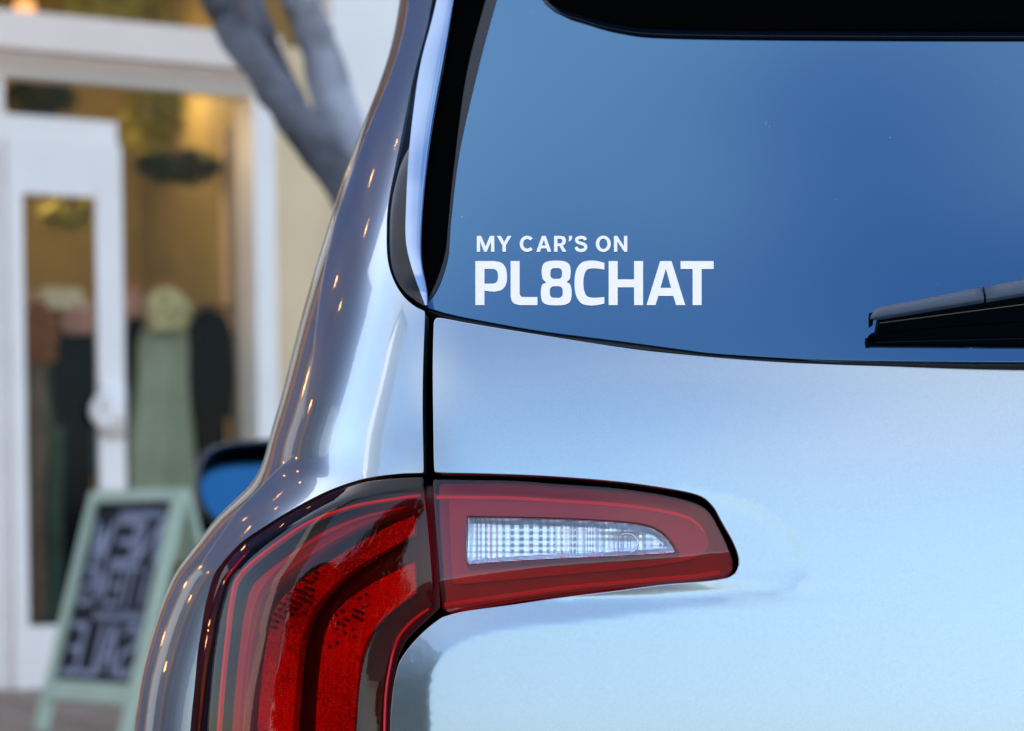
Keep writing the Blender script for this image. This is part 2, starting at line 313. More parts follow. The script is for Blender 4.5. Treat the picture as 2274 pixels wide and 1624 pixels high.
def panel(name, poly, P, N, m, parent, step, rim=.0012, depth=.012, holes=(), flat_rim=False):
    """a sheet over domain outline poly (closed) with true normals, rolled edge and a return flange; P, N map the domain to space"""
    allp = [np.array(poly)]+[np.array(h) for h in holes]
    lo = allp[0].min(0); hi = allp[0].max(0)
    gx, gy = np.meshgrid(np.arange(lo[0], hi[0], step[0]), np.arange(lo[1], hi[1], step[1])); gx = gx.ravel().copy(); gy = gy.ravel()
    gx = gx+((np.round((gy-lo[1])/step[1]) % 2)*.5*step[0])
    sc = np.array([1/step[0], 1/step[1]]); ok = inside(allp[0], gx, gy)
    for h in allp[1:]: ok &= ~inside(h, gx, gy)
    for h in allp: ok &= dist_poly(h*sc, gx*sc[0], gy*sc[1]) > .45
    pts = []; edges = []
    for h in allp:
        k = len(pts); pts += [Vector((float(a[0]*sc[0]), float(a[1]*sc[1]))) for a in h]; edges += [(k+i, k+(i+1) % len(h)) for i in range(len(h))]
    nb = len(pts); pts += [Vector((float(a*sc[0]), float(b*sc[1]))) for a, b in zip(gx[ok], gy[ok])]
    vo, eo, fo, *_ = delaunay_2d_cdt(pts, edges, [], 0, 1e-6)
    Q = np.array([(v.x/sc[0], v.y/sc[1]) for v in vo]); T = np.array([f for f in fo if len(f) == 3])
    cen = Q[T].mean(1); keep = inside(allp[0], cen[:, 0], cen[:, 1])
    for h in allp[1:]: keep &= ~inside(h, cen[:, 0], cen[:, 1])
    T = T[keep]; X = P(Q[:, 0], Q[:, 1]); NN = N(Q[:, 0], Q[:, 1])
    # orient
    fn = np.cross(X[T[:, 1]]-X[T[:, 0]], X[T[:, 2]]-X[T[:, 0]]); s = np.einsum('ij,ij->i', fn, NN[T[:, 0]]) < 0; T[s] = T[s][:, ::-1]
    V = list(X); No = list(NN); Fc = [tuple(f) for f in T]
    if depth > 0:
        for hi_, h in enumerate(allp):
            b = P(h[:, 0], h[:, 1]); nb_ = N(h[:, 0], h[:, 1]); tg = np.roll(b, -1, 0)-np.roll(b, 1, 0); out = np.cross(tg, nb_); out /= np.linalg.norm(out, axis=1, keepdims=True)+1e-12
            area = .5*np.sum(h[:, 0]*np.roll(h[:, 1], -1)-np.roll(h[:, 0], -1)*h[:, 1])
            c = P(np.array([h[:, 0].mean()]), np.array([h[:, 1].mean()]))[0]
            # outward sign: test a small move in the domain
            i0 = 0; mid = (h[i0]+h[1])/2; e2 = h[1]-h[i0]; pr = np.array([-e2[1], e2[0]]); pr = pr/(np.linalg.norm(pr*sc)+1e-12)*.2
            ins = inside(h, np.array([mid[0]+pr[0]]), np.array([mid[1]+pr[1]]))[0]; q = mid+(pr if not ins else -pr)
            mv = P(q[None, 0], q[None, 1])[0]-P(mid[None, 0], mid[None, 1])[0]
            if mv@out[0] < 0: out = -out
            if hi_ > 0: out = -out
            rings = []
            for a in (0, 30, 60, 88):
                a = math.radians(a); rings.append((b+out*rim*math.sin(a)-nb_*rim*(1-math.cos(a)), nb_*math.cos(a)+out*math.sin(a)))
            rings.append((b+out*rim-nb_*depth, out))
            k0 = len(V); n = len(h)
            for p_, n_ in rings: V += list(p_); No += list(n_)
            for r in range(len(rings)-1):
                for i in range(n):
                    a = k0+r*n+i; b_ = k0+r*n+(i+1) % n; f = (a, b_, b_+n, a+n)
                    v = np.cross(V[f[1]]-V[f[0]], V[f[3]]-V[f[0]]); 
                    if v@No[a] < 0: f = f[::-1]
                    Fc.append(f)
    return raw(name, V, Fc, m, parent, normals=No)
PXM = DIST/F                                       # metres per picture unit at the car's back
def sstep(a, b, x): t = np.clip((x-a)/(b-a), 0, 1); return t*t*(3-2*t)
def softp(x, s): return s*np.logaddexp(0, np.clip(x/s, -60, 60))

# a cached inverse map over the picture for the rear of the car
class Cache:
    def __init__(s): 
        s.gx = np.arange(240, 3460, 12.0); s.gy = np.arange(-420, 2700, 12.0); X, Y = np.meshgrid(s.gx, s.gy); t, z = inv(X.ravel(), Y.ravel()); s.t = t.reshape(X.shape); s.z = z.reshape(X.shape)
def rear_P(px, py, hf=None):
    t, z = inv(px, py); p = S(t, z)
    if hf is not None: p = p+SN(t, z)*hf(px, py)[:, None]
    return p
def rear_N(px, py, hf=None):
    n = len(px); e = .6
    if hf is None:
        t, z = inv(px, py); return SN(t, z)
    q = rear_P(np.concatenate([px+e, px-e, px, px]), np.concatenate([py, py, py+e, py-e]), hf)
    nn = np.cross(q[:n]-q[n:2*n], q[2*n:3*n]-q[3*n:]); nn /= np.linalg.norm(nn, axis=1, keepdims=True)+1e-12
    return np.where((nn[:, 1] > 0)[:, None], -nn, nn)

# =================================================================== THE CAR
car = empty('parked_car', (0.5, 2.0, 0)); tag(car, 'pale blue grey car seen from behind, with a white sticker on its rear window', 'car')
bpy.context.view_layer.update()
def adopt(o, p=car):
    o.parent = p
    if p is car: o.matrix_parent_inverse = Matrix.Translation((-.5, -2, 0))
    return o
# ---- outlines
lamp_r = smooth_curve([(963, 1066, 1), (1134, 1069), (1236, 1076), (1373, 1086), (1475, 1100), (1543, 1117), (1574, 1137), (1598, 1178), (1618, 1223), (1627, 1250), (1624, 1266), (1603, 1279), (1543, 1288),
    (1407, 1301), (1236, 1318), (1100, 1337), (994, 1356, 1), (985, 1352, 1), (982, 1305), (973, 1202)], 8, True)
lamp_l = smooth_curve([(943, 1063, 1), (883, 1067), (808, 1078), (733, 1105), (658, 1142), (602, 1176), (546, 1213), (519, 1240), (497, 1270), (484, 1300), (473, 1335), (463, 1371), (457, 1405), (449, 1465), (443, 1540), (437, 1624),
    (425, 1800), (420, 1950, 1), (850, 1950, 1), (838, 1800), (842, 1624), (846, 1559), (853, 1502), (864, 1457), (883, 1420), (913, 1390), (943, 1364), (963, 1345, 1), (958, 1240), (949, 1127)], 8, True)
tail = smooth_curve([(962, 722), (965, 709), (976, 705), (1042, 717), (1144, 734), (1373, 770), (1500, 785), (1650, 798), (1800, 806), (2000, 812), (2274, 814), (2500, 815), (2750, 812), (3000, 800), (3300, 775, 1),
    (3440, 1000), (3460, 1300), (3440, 1900, 1), (875, 1900, 1), (864, 1700), (861, 1624), (865, 1559), (872, 1510), (883, 1469), (910, 1431), (943, 1397), (977, 1371), (987, 1367), (1031, 1356),
    (1134, 1342), (1236, 1327), (1373, 1311), (1475, 1298), (1577, 1289), (1622, 1280), (1637, 1264), (1640, 1242), (1628, 1207), (1603, 1162), (1579, 1122), (1543, 1099), (1441, 1080), (1339, 1068), (1202, 1058), (1066, 1053), (974, 1051), (964, 1046),
    (961, 917), (960, 815)], 10, True)
crease = smooth_curve([(964, 2000, 1), (955, 1700), (952, 1600), (951, 1545), (957, 1500), (980, 1455), (1025, 1422), (1090, 1402), (1170, 1390), (1300, 1378), (1500, 1355), (1750, 1340), (2100, 1330), (3500, 1320, 1), (3500, 2000, 1)], 14, True)
pocket = smooth_curve([(1500, 1082), (1570, 1092), (1640, 1108), (1710, 1140), (1765, 1190), (1795, 1250), (1795, 1278), (1765, 1308), (1720, 1322), (1640, 1328), (1500, 1330), (1300, 1200)], 12, True)
def tail_h(px, py):
    ins = inside(crease, px, py); d = dist_poly(crease, px, py)*PXM*np.where(ins, -1, 1)
    wgt = (1-sstep(1250, 2000, px))*(sstep(1290, 1335, py))
    h = -.17*softp(d, .0009)*wgt
    ip = inside(pocket, px, py); dp = dist_poly(pocket, px, py)*PXM*np.where(ip, 1, -1)
    wp = sstep(1420, 1640, px); h -= wp*.11*.009*(1-np.exp(-softp(dp, .0004)/.009))
    h -= .0026*sstep(1560, 2100, py)
    return h
adopt(panel('tailgate', offset_poly(tail, 2.6), lambda a, b: rear_P(a, b, tail_h), lambda a, b: rear_N(a, b, tail_h), M['paint'], None, (16, 12), .001, .014))
# ---- quarter panel, in surface parameters so that it wraps round the side
qv = smooth_curve([(1120, -400, 1), (1040, -220), (990, -90), (963, 0), (951, 60), (921, 171), (893, 308), (866, 445), (861, 520), (864, 580), (878, 625), (900, 659), (925, 680), (942, 688), (946, 696),
    (942, 815), (941, 917), (943, 1040), (941, 1051), (930, 1053), (883, 1055), (808, 1066), (733, 1091), (658, 1129), (602, 1163), (546, 1200), (516, 1228), (493, 1255), (478, 1277), (467, 1311), (457, 1352), (450, 1397), (442, 1446), (435, 1521), (429, 1577), (425, 1624), (412, 1800), (405, 1960, 1), (420, 2450, 1)], 10)
# the first loop line hugs the trim, the last ones go down behind the lamp
qv2 = offset_poly(np.concatenate([qv, [(0, 2450), (0, -400)]]), 2.6)[:len(qv)]
tq, zq = inv(qv2[:, 0], qv2[:, 1])
K = .30
side = [(tq[-1]*K, .45), (3.9*K, .45), (3.9*K, 1.60), (tq[0]*K+.0, 1.60)]
qpoly = np.concatenate([np.stack([tq*K, zq], 1), np.array([(3.9*K, zq[-1])]), np.array([(3.9*K, 1.62), (tq[0]*K, 1.62)])])
def dens(poly, mx):
    out = []
    for i in range(len(poly)):
        a, b = poly[i], poly[(i+1) % len(poly)]; k = max(1, int(np.linalg.norm(b-a)/mx))
        out += [a+(b-a)*j/k for j in range(k)]
    return np.array(out)
qpoly = dens(qpoly, .012)
adopt(panel('quarter_panel', qpoly, lambda a, b: S(a/K, b), lambda a, b: SN(a/K, b), M['paint'], None, (.006, .006), .001, .012))
# side windows, on the hidden flank
sw = dens(np.array([(1.5*K, 1.16), (3.7*K, 1.12), (3.7*K, 1.45), (1.9*K, 1.47)]), .02)
adopt(panel('side_window', sw, lambda a, b: S(a/K, b)+SN(a/K, b)*.002, lambda a, b: SN(a/K, b), M['glass'], None, (.02, .02), .001, .004))
# ---- dark shell behind every gap
tg = np.concatenate([np.linspace(-1.3, 0, 60), np.linspace(.02, 1.4, 60)]); zg = np.linspace(.30, 1.62, 90); TT, ZZ = np.meshgrid(tg, zg)
X = S(TT.ravel(), ZZ.ravel())-SN(TT.ravel(), ZZ.ravel())*.046; nx = len(tg)
Fs = [(j*nx+i, j*nx+i+1, (j+1)*nx+i+1, (j+1)*nx+i) for j in range(len(zg)-1) for i in range(nx-1)]
adopt(raw('inner_shell', X, Fs, M['gap'], smooth=True))
# ---- rear glass
GS, GX = .50, .16
_gy = rear_P(np.array([1500.]), np.array([790.]))[0]
def G(x, z): return _gy[1]+.004+GS*(z-_gy[2])+.22*(z-_gy[2])**2+GX*((XC-x)**2-(XC-_gy[0])**2)
def glass_P(px, py, off=0.0):
    d = raydir(px, py); k = np.full(d.shape[:-1], DIST)
    for _ in range(30):
        x = d[..., 0]*k; z = ZC+d[..., 2]*k; k = k+.9*(G(x, z)-off*1.16-(k-DIST))/(1-GS*d[..., 2])
    return np.stack([d[..., 0]*k, k-DIST, ZC+d[..., 2]*k], -1)
def glass_N(px, py):
    p = glass_P(px, py); x, z = p[..., 0], p[..., 2]; gx = -2*GX*(XC-x); gz = GS+.44*(z-_gy[2])
    n = np.stack([gx, -np.ones_like(gx), gz], -1); return n/np.linalg.norm(n, axis=-1, keepdims=True)
gl = smooth_curve([(1104+95, -330, 1), (1104, 0), (1059, 171), (1021, 342), (1003, 490), (1000, 530), (996, 575), (980, 628), (960, 664), (941, 681, 1), (960, 686), (1007, 699), (1110, 719), (1213, 736), (1373, 756), (1500, 773), (1600, 785), (1800, 797), (2000, 801), (2274, 803),
    (2500, 803), (2750, 801), (3050, 788), (3300, 760, 1), (3170, -330, 1)], 10, True)
adopt(panel('rear_window', gl, glass_P, glass_N, M['glass'], None, (22, 22), .0006, .004))
def strip(name, top, bot, Pf, Nf, m, rim=.0008, depth=.006, step=(12, 12)):
    return adopt(panel(name, np.concatenate([top, bot[::-1]]), Pf, Nf, m, None, step, rim, depth))
# ceramic border beside the glass (left) and the thin moulding under it
bl = smooth_curve([(1172, -330), (1079, 0), (1036, 171), (1008, 380), (996, 500), (990, 560), (972, 620), (953, 660), (943, 678)], 12)
br = smooth_curve([(1197, -330), (1102, 0), (1057, 171), (1019, 342), (1001, 490), (998, 530), (994, 575), (978, 626), (957, 663), (944, 679)], 12)
adopt(panel('window_border', np.concatenate([bl, br[::-1]]), lambda a, b: glass_P(a, b, -.0015), glass_N, M['border'], None, (10, 14), .0005, .012))
mt = smooth_curve([(945, 684), (1007, 701), (1110, 721), (1213, 738), (1373, 758), (1500, 775), (1600, 787), (1800, 799), (2000, 803), (2274, 805), (2750, 803), (3050, 790), (3290, 764)], 12)
mb = smooth_curve([(952, 690), (1007, 708), (1110, 728), (1213, 746), (1373, 768), (1500, 782), (1600, 794), (1800, 803), (2000, 808), (2274, 811), (2750, 809), (3050, 795), (3290, 770)], 12)
adopt(panel('window_moulding', np.concatenate([mt, mb[::-1]]), lambda a, b: glass_P(a, b, -.0035), glass_N, M['rubber'], None, (14, 4), .0008, .01))
# ---- bright fin beside the window
def polyx(pts): p = np.array(pts, float); f = nat_spline(p[:, 1], p[:, 0]); return f
fin_y = np.concatenate([np.linspace(-330, 520, 60), np.linspace(530, 678, 34)])
xl = polyx([(1085, -330), (1000, -120), (967, 0), (955, 60), (924, 171), (897, 308), (869, 445), (864, 530), (867, 582), (881, 622), (906, 655), (938, 678)])(fin_y)
xm = polyx([(1090, -330), (1004, -120), (970, 0), (958, 50), (939, 120), (919, 240), (908, 342), (901, 480), (902, 540), (913, 590), (930, 640), (944, 678)])(fin_y)
xr = polyx([(1125, -330), (1040, -120), (1014, 0), (991, 137), (970, 250), (956, 342), (944, 460), (940, 530), (941, 580), (947, 625), (950, 655), (949, 678)])(fin_y)
V = []; nfin = 17
for i, py in enumerate(fin_y):
    t, z = inv(np.array([xl[i]]), np.array([py])); pL = S(t, z)[0]+np.array([0, .004, 0]); gR = glass_P(np.array([xr[i]]), np.array([py]), .0)[0]
    yL, yR = pL[1], min(gR[1]-.010, pL[1]); sq = sstep(678, 600, py)*.9+.1
    yM = min(yR-.004, yL-.012*sq); yR2 = yM-.002*sq
    prof = []
    for k in range(nfin):
        u = k/(nfin-1)
        if u < .5:
            a = u/.5; px = xl[i]+(xm[i]-xl[i])*a; y = yL+(yM-yL)*(a**.8)
        else:
            a = (u-.5)/.5; px = xm[i]+(xr[i]-xm[i])*a; y = yM+(yR2-yM)*math.sin(a*math.pi*.75)*1.0+.007*sq*max(0, a-.72)**2*12
        prof.append(at_depth(px, py, y))
    b = at_depth(xr[i], py, yR2+.03); V += prof+[b]
cols = nfin+1; hf_ = nfin//2
VA = np.array(V).reshape(len(fin_y), cols, 3)
for nm_, c0, c1, mm_ in (('pillar_gloss_panel', 0, hf_+1, 'gloss'), ('pillar_trim', hf_, cols, 'chrome')):
    A_ = VA[:, c0:c1].copy(); w_ = c1-c0
    adopt(raw(nm_, A_.reshape(-1, 3), [(j*w_+i, j*w_+i+1, (j+1)*w_+i+1, (j+1)*w_+i) for j in range(len(fin_y)-1) for i in range(w_-1)], M[mm_], smooth=True))
# black recess between trim and window
rl = smooth_curve([(1110, -330), (1006, 0), (983, 137), (950, 342), (934, 530), (940, 640), (944, 675)], 12); rr = smooth_curve([(1180, -330), (1084, 0), (1040, 171), (1012, 380), (1000, 500), (994, 560), (976, 620), (957, 660), (950, 676)], 12)
adopt(panel('pillar_recess', np.concatenate([rl, rr[::-1]]), lambda a, b: glass_P(a, b, -.016), glass_N, M['gap'], None, (10, 14), .0005, .01))
# ---- tailgate lamp
rev = smooth_curve([(1033, 1148), (1045, 1146), (1236, 1150), (1373, 1157), (1430, 1164), (1462, 1176), (1487, 1198), (1503, 1224), (1500, 1229), (1488, 1231), (1373, 1238), (1236, 1244), (1100, 1252), (1045, 1257), (1037, 1254), (1034, 1230)], 8, True)
top_r = smooth_curve([(940, 1062), (1134, 1067), (1236, 1074), (1373, 1084), (1475, 1098), (1543, 1115), (1580, 1140), (1603, 1178), (1623, 1223), (1634, 1260)], 20)
bot_r = smooth_curve([(940, 1364), (1100, 1339), (1236, 1320), (1407, 1303), (1543, 1290), (1640, 1274)], 20)
def lamp_r_h(px, py):
    dt = dist_poly(top_r, px, py, False)*PXM; db = dist_poly(bot_r, px, py, False)*PXM
    wb = .024-.004*sstep(1000, 1600, px)
    return .004-.27*softp(.0125-dt, .0012)-.42*softp(wb-db, .0012)-.02*sstep(1300, 1640, px)*.25+(py-1230)*PXM*.04
PLr = lambda a, b: rear_P(a, b, lamp_r_h); NLr = lambda a, b: rear_N(a, b, lamp_r_h)
ht = adopt(empty('tailgate_lamp')); ht.parent = car
def under(p, o): o.parent = p; return o
tl = empty('tail_lamp', (0, 0, 0)); tl.parent = car; tl.matrix_parent_inverse = Matrix.Translation((-.5, -2, 0)); bpy.data.objects.remove(ht)
tl2 = empty('tail_lamp', (0, 0, 0)); tl2.parent = car; tl2.matrix_parent_inverse = Matrix.Translation((-.5, -2, 0))
under(tl, panel('red_lens', offset_poly(lamp_r, 0), PLr, NLr, M['lens2'], None, (9, 5), .0015, .010, holes=[rev]))
under(tl, panel('clear_lens', offset_poly(rev, 2), lambda a, b: rear_P(a, b, lambda x, y: lamp_r_h(x, y)-.0006), NLr, M['clear'], None, (12, 8), .0008, .003))
under(tl, panel('lamp_housing', offset_poly(lamp_r, -2), lambda a, b: rear_P(a, b, lambda x, y: -.026+0*x), rear_N, M['deep'], None, (16, 12), .001, .004))
inn = smooth_curve([(990, 1105, 1), (1236, 1112), (1373, 1120), (1475, 1132), (1540, 1152), (1568, 1178), (1570, 1215), (1530, 1238), (1407, 1256), (1236, 1272), (1000, 1294, 1)], 10, True)
under(tl, panel('inner_reflector', inn, lambda a, b: rear_P(a, b, lambda x, y: -.020+0*x), rear_N, M['red_plain'], None, (16, 12), .001, .006, holes=[offset_poly(rev, -8)]))
line = lambda pts, hw: np.concatenate([pts+np.array([0, -hw]), (pts+np.array([0, hw]))[::-1]])
lr1 = smooth_curve([(985, 1344), (1100, 1327), (1236, 1308), (1407, 1291), (1543, 1279), (1600, 1270)], 14)
under(tl, panel('light_guide', line(lr1, 3.0), lambda a, b: rear_P(a, b, lambda x, y: lamp_r_h(x, y)-.003), NLr, M['line'], None, (14, 4), .0004, .002))
lr2 = smooth_curve([(968, 1104), (1134, 1106), (1236, 1112), (1373, 1121), (1475, 1135), (1535, 1152), (1562, 1178)], 14)
under(tl, panel('light_guide', line(lr2, 3.0), lambda a, b: rear_P(a, b, lambda x, y: lamp_r_h(x, y)-.003), NLr, M['line'], None, (14, 4), .0004, .002))
# faceted silver reflector behind the clear lens
def rev_h(x, y):
    base = -.011
    fl = .0013*np.abs(((x-1040)/(12.0+3*np.sin(x/60.))) % 1-.5)*2+.00035*np.abs(((y-1150)/14.0) % 1-.5)*2
    bowl = -.004*np.exp(-((x-1385)**2/45.**2+(y-1205)**2/30.**2))
    rimw = .006*sstep(16, 5, dist_poly(rev, x, y)); return base+fl+bowl+rimw
RVx = np.arange(1038, 1500, 3.0); RVy = np.arange(1150, 1253, 2.75); XX, YY = np.meshgrid(RVx, RVy)
P_ = rear_P(XX.ravel(), YY.ravel(), rev_h); n_ = len(RVx); ok_ = inside(offset_poly(rev, 2), XX.ravel(), YY.ravel())
Fs = [f for j in range(len(RVy)-1) for i in range(n_-1) for f in [(j*n_+i, j*n_+i+1, (j+1)*n_+i+1, (j+1)*n_+i)] if all(ok_[k] for k in f)]
under(tl, raw('silver_reflector', P_, Fs, M['refl']))
_rg = MB(); _rg.tube([tuple(rear_P(np.array([1392+24*math.cos(a)]), np.array([1206-22*math.sin(a)]), lambda x, y: -.006+0*x)[0]) for a in np.linspace(-1.2, 2.2, 18)], .0012, 8)
under(tl, _rg.build('bulb_ring', M['refl'], None, True)); _rg = MB(); _rg.ball(tuple(rear_P(np.array([1378.]), np.array([1206.]), lambda x, y: -.009+0*x)[0]), .0045, 12, 8); under(tl, _rg.build('bulb_tip', M['clear'], None, True))
# ---- body lamp (left)
out_l = smooth_curve([(960, 1062), (883, 1065), (808, 1076), (733, 1103), (658, 1140), (602, 1174), (546, 1211), (517, 1238), (495, 1268), (482, 1298), (471, 1333), (461, 1371), (455, 1405), (447, 1465), (441, 1540), (435, 1624), (423, 1800), (418, 1960)], 12)
in_l = smooth_curve([(848, 1960), (838, 1800), (842, 1624), (846, 1559), (853, 1502), (864, 1457), (883, 1420), (913, 1390), (943, 1364), (966, 1345)], 12)
def lamp_l_h(px, py):
    do = dist_poly(out_l, px, py, False)*PXM; di = dist_poly(in_l, px, py, False)*PXM
    return .005-.45*softp(.0135-do, .0014)-.5*softp(.0155-di, .0014)-np.clip(py-1400, -340, 0)*PXM*.05
under(tl2, panel('red_lens', offset_poly(lamp_l, 2), lambda a, b: rear_P(a, b, lamp_l_h), lambda a, b: rear_N(a, b, lamp_l_h), M['lens'], None, (6, 5), .0015, .012))
under(tl2, panel('lamp_housing', offset_poly(lamp_l, -1), lambda a, b: rear_P(a, b, lambda x, y: -.030+0*x), rear_N, M['housing'], None, (16, 14), .001, .004))
sa_o = [(910, 1138), (846, 1163), (733, 1222), (639, 1285), (588, 1337), (570, 1390), (557, 1465), (549, 1540), (542, 1624), (530, 1800), (525, 1940)]
sa_i = [(910, 1182), (808, 1234), (733, 1285), (681, 1337), (655, 1390), (641, 1446), (632, 1540), (626, 1624), (616, 1800), (612, 1940)]
sb_o = [(913, 1245), (827, 1287), (752, 1335), (714, 1384), (698, 1446), (688, 1540), (684, 1624), (676, 1800), (672, 1940)]
sb_i = [(917, 1315), (865, 1352), (820, 1394), (793, 1446), (782, 1521), (774, 1624), (766, 1800), (764, 1940)]
for o_, i_, hh in ((sa_o, sa_i, -.017), (sb_o, sb_i, -.014)):
    pl = np.concatenate([smooth_curve(o_, 10), smooth_curve(i_, 10)[::-1]])
    under(tl2, panel('light_band', pl, lambda a, b: rear_P(a, b, lambda x, y: hh+.0004*np.sin(y/3.2)+0*x), lambda a, b: rear_N(a, b), M['lens_in'], None, (9, 8), .001, .012))
def guide(pts, w, h, m='red_plain'):
    p = smooth_curve(pts, 10); t = np.gradient(p, axis=0); t /= np.linalg.norm(t, axis=1, keepdims=True); n = np.stack([-t[:, 1], t[:, 0]], 1)
    pl = np.concatenate([p+n*w, (p-n*w)[::-1]])
    return panel('light_guide', pl, lambda a, b: rear_P(a, b, lambda x, y: lamp_l_h(x, y)+h), lambda a, b: rear_N(a, b), M[m], None, (10, 8), .0005, .004)
ridge = [(936, 1103), (883, 1111), (789, 1129), (696, 1162), (625, 1207), (560, 1256), (528, 1292), (517, 1330), (509, 1373), (498, 1467), (491, 1542), (485, 1624), (474, 1800), (468, 1940)]
under(tl2, guide([(x+1, y+1) for x, y in ridge], 1.8, -.0035, 'line'))
_bo = smooth_curve([(x+8, y+9) for x, y in ridge[1:]], 12); _bi = smooth_curve([(892, 1118), (846, 1135), (728, 1190), (625, 1254), (562, 1318), (543, 1385), (530, 1465), (524, 1540), (518, 1624), (508, 1800), (504, 1940)], 12)
under(tl2, panel('inner_bezel', np.concatenate([_bo, _bi[::-1]]), lambda a, b: rear_P(a, b, lambda x, y: -.012+0*x), rear_N, M['bezel'], None, (9, 8), .001, .006))
under(tl2, guide([(885, 1127), (792, 1150), (700, 1190), (628, 1236), (572, 1292), (548, 1340), (536, 1385), (524, 1465), (516, 1542), (510, 1624), (500, 1800)], 1.5, -.0145, 'red_plain'))
under(tl2, guide([(950, 1352), (916, 1376), (886, 1408), (870, 1442), (862, 1480), (853, 1540), (850, 1620), (848, 1800)], 1.4, -.003, 'line'))
# cross hatching facets on the bands
fm = MB(); cnt = 0
for (ox, oy, col, row) in ((600, 1290, 11, 16), (735, 1350, 9, 14)):
    for r in range(row):
        for c in range(col):
            if (r+c) % 2 or random.random() < .25+.06*abs(r-row/2): continue
            px = ox+c*8.5+r*-1.5; py = oy+r*7+c*-4
            if not (inside(np.concatenate([smooth_curve(sa_o, 30), smooth_curve(sa_i, 30)[::-1]]), np.array([px]), np.array([py]))[0] or inside(np.concatenate([smooth_curve(sb_o, 30), smooth_curve(sb_i, 30)[::-1]]), np.array([px]), np.array([py]))[0]): continue
            q = rear_P(np.array([px-2.9, px+2.9, px+2.5, px-3.3]), np.array([py-2.4, py-3.3, py+2.9, py+3.3]), lambda x, y: -.0128+0*x); k = len(fm.V)
            q2 = rear_P(np.array([px-2.9, px+2.9, px+2.5, px-3.3]), np.array([py-2.4, py-3.3, py+2.9, py+3.3]), lambda x, y: -.018+0*x)
            fm.add(list(q)+list(q2), [(0, 1, 2, 3), (0, 4, 5, 1), (1, 5, 6, 2), (2, 6, 7, 3), (3, 7, 4, 0)])
o = fm.build('reflector_facets', M['housing']); under(tl2, o); o['kind'] = 'stuff'
# ---- roof spoiler: dark blade standing over the top of the window
sp_b = smooth_curve([(1150, -130), (1213, -3), (1300, 37), (1380, 57), (1460, 65), (1700, 69), (2274, 71), (2700, 69), (3000, 55), (3150, -20)], 20)
V = []; NS = len(sp_b)
for (px, py) in sp_b:
    g = glass_P(np.array([px]), np.array([py]))[0]; gu = glass_P(np.array([px]), np.array([-300.]))[0]; 
    lip = g+np.array([0, -.004, .001]); V += [g+np.array([0, .002, 0]), g+np.array([0, -.002, .0]), lip, lip+np.array([0, -.004, .008]), lip+np.array([0, -.012, .03]), gu+np.array([0, -.03, .03]), gu+np.array([0, .1, .05])]
Fs = [(j*7+i, j*7+i+1, (j+1)*7+i+1, (j+1)*7+i) for j in range(NS-1) for i in range(6)]
adopt(raw('roof_spoiler', V, Fs, M['gap'], smooth=False))
st_t = sp_b-np.array([0, 8]); st_b = sp_b+np.array([0, 10]) 
adopt(panel('spoiler_seal', np.concatenate([st_t, st_b[::-1]]), lambda a, b: glass_P(a, b, .0015), glass_N, M['border'], None, (20, 6), .0008, .003))
# ---- roof, bumper, wheel (outside the picture, so the car is whole)
rv = [S(np.array([t]), np.array([1.62]))[0] for t in np.linspace(-1.3, 3.6, 50)]
V = [tuple(p) for p in rv]+[tuple((np.array(p)*.9+np.array((.55, 1.9, 1.62))*.1)+np.array((0, 0, .035))) for p in rv]+[(.55, 1.9, 1.67)]*50
Fs = [(i, i+1, 51+i, 50+i) for i in range(49)]+[(50+i, 51+i, 101+i, 100+i) for i in range(49)]
adopt(raw('roof', V, Fs, M['paint'], smooth=True))
bp = dens(np.array([(-1.3*K, .34), (3.9*K, .34), (3.9*K, .44), (-1.3*K, .62)])[:, :], .03)
bmp = dens(np.array([(-1.3*K, .30), (1.25*K, .30), (1.25*K, .43), (0.2*K, .60), (-1.3*K, .60)]), .03)
adopt(panel('rear_bumper', bmp, lambda a, b: S(a/K, b)+SN(a/K, b)*.012, lambda a, b: SN(a/K, b), M['black'], None, (.02, .02), .004, .05))
wy = MB(); wp = [(-.36+dx, .95, .33) for dx in (-.02, .2)]
def wheel(x, y):
    W = empty('wheel'); W.parent = car; W.matrix_parent_inverse = Matrix.Translation((-.5, -2, 0)); W.location = (x, y, .34)
    b = MB(); n = 36; prof = [(.0, .24), (.0, .31), (.02, .335), (.20, .335), (.22, .31), (.22, .24)]
    V = [(a, r*math.cos(2*math.pi*k/n), r*math.sin(2*math.pi*k/n)) for a, r in prof for k in range(n)]
    Fw = [(j*n+k, j*n+(k+1) % n, (j+1)*n+(k+1) % n, (j+1)*n+k) for j in range(5) for k in range(n)]
    o = raw('tyre', V, Fw, M['tyre'], W, True)
    b = MB(); 
    for k in range(5):
        g = 2*math.pi*k/5; b.tube([(.03, 0, 0), (.02, .24*math.cos(g), .24*math.sin(g))], [.04, .025], 8)
    b.tube([(.0, 0, 0), (.05, 0, 0)], .05, 12); b.build('rim', M['rim'], W)
wheel(-.44, .85); wheel(-.56, 3.6); wheel(1.32, .85); wheel(1.40, 3.6)
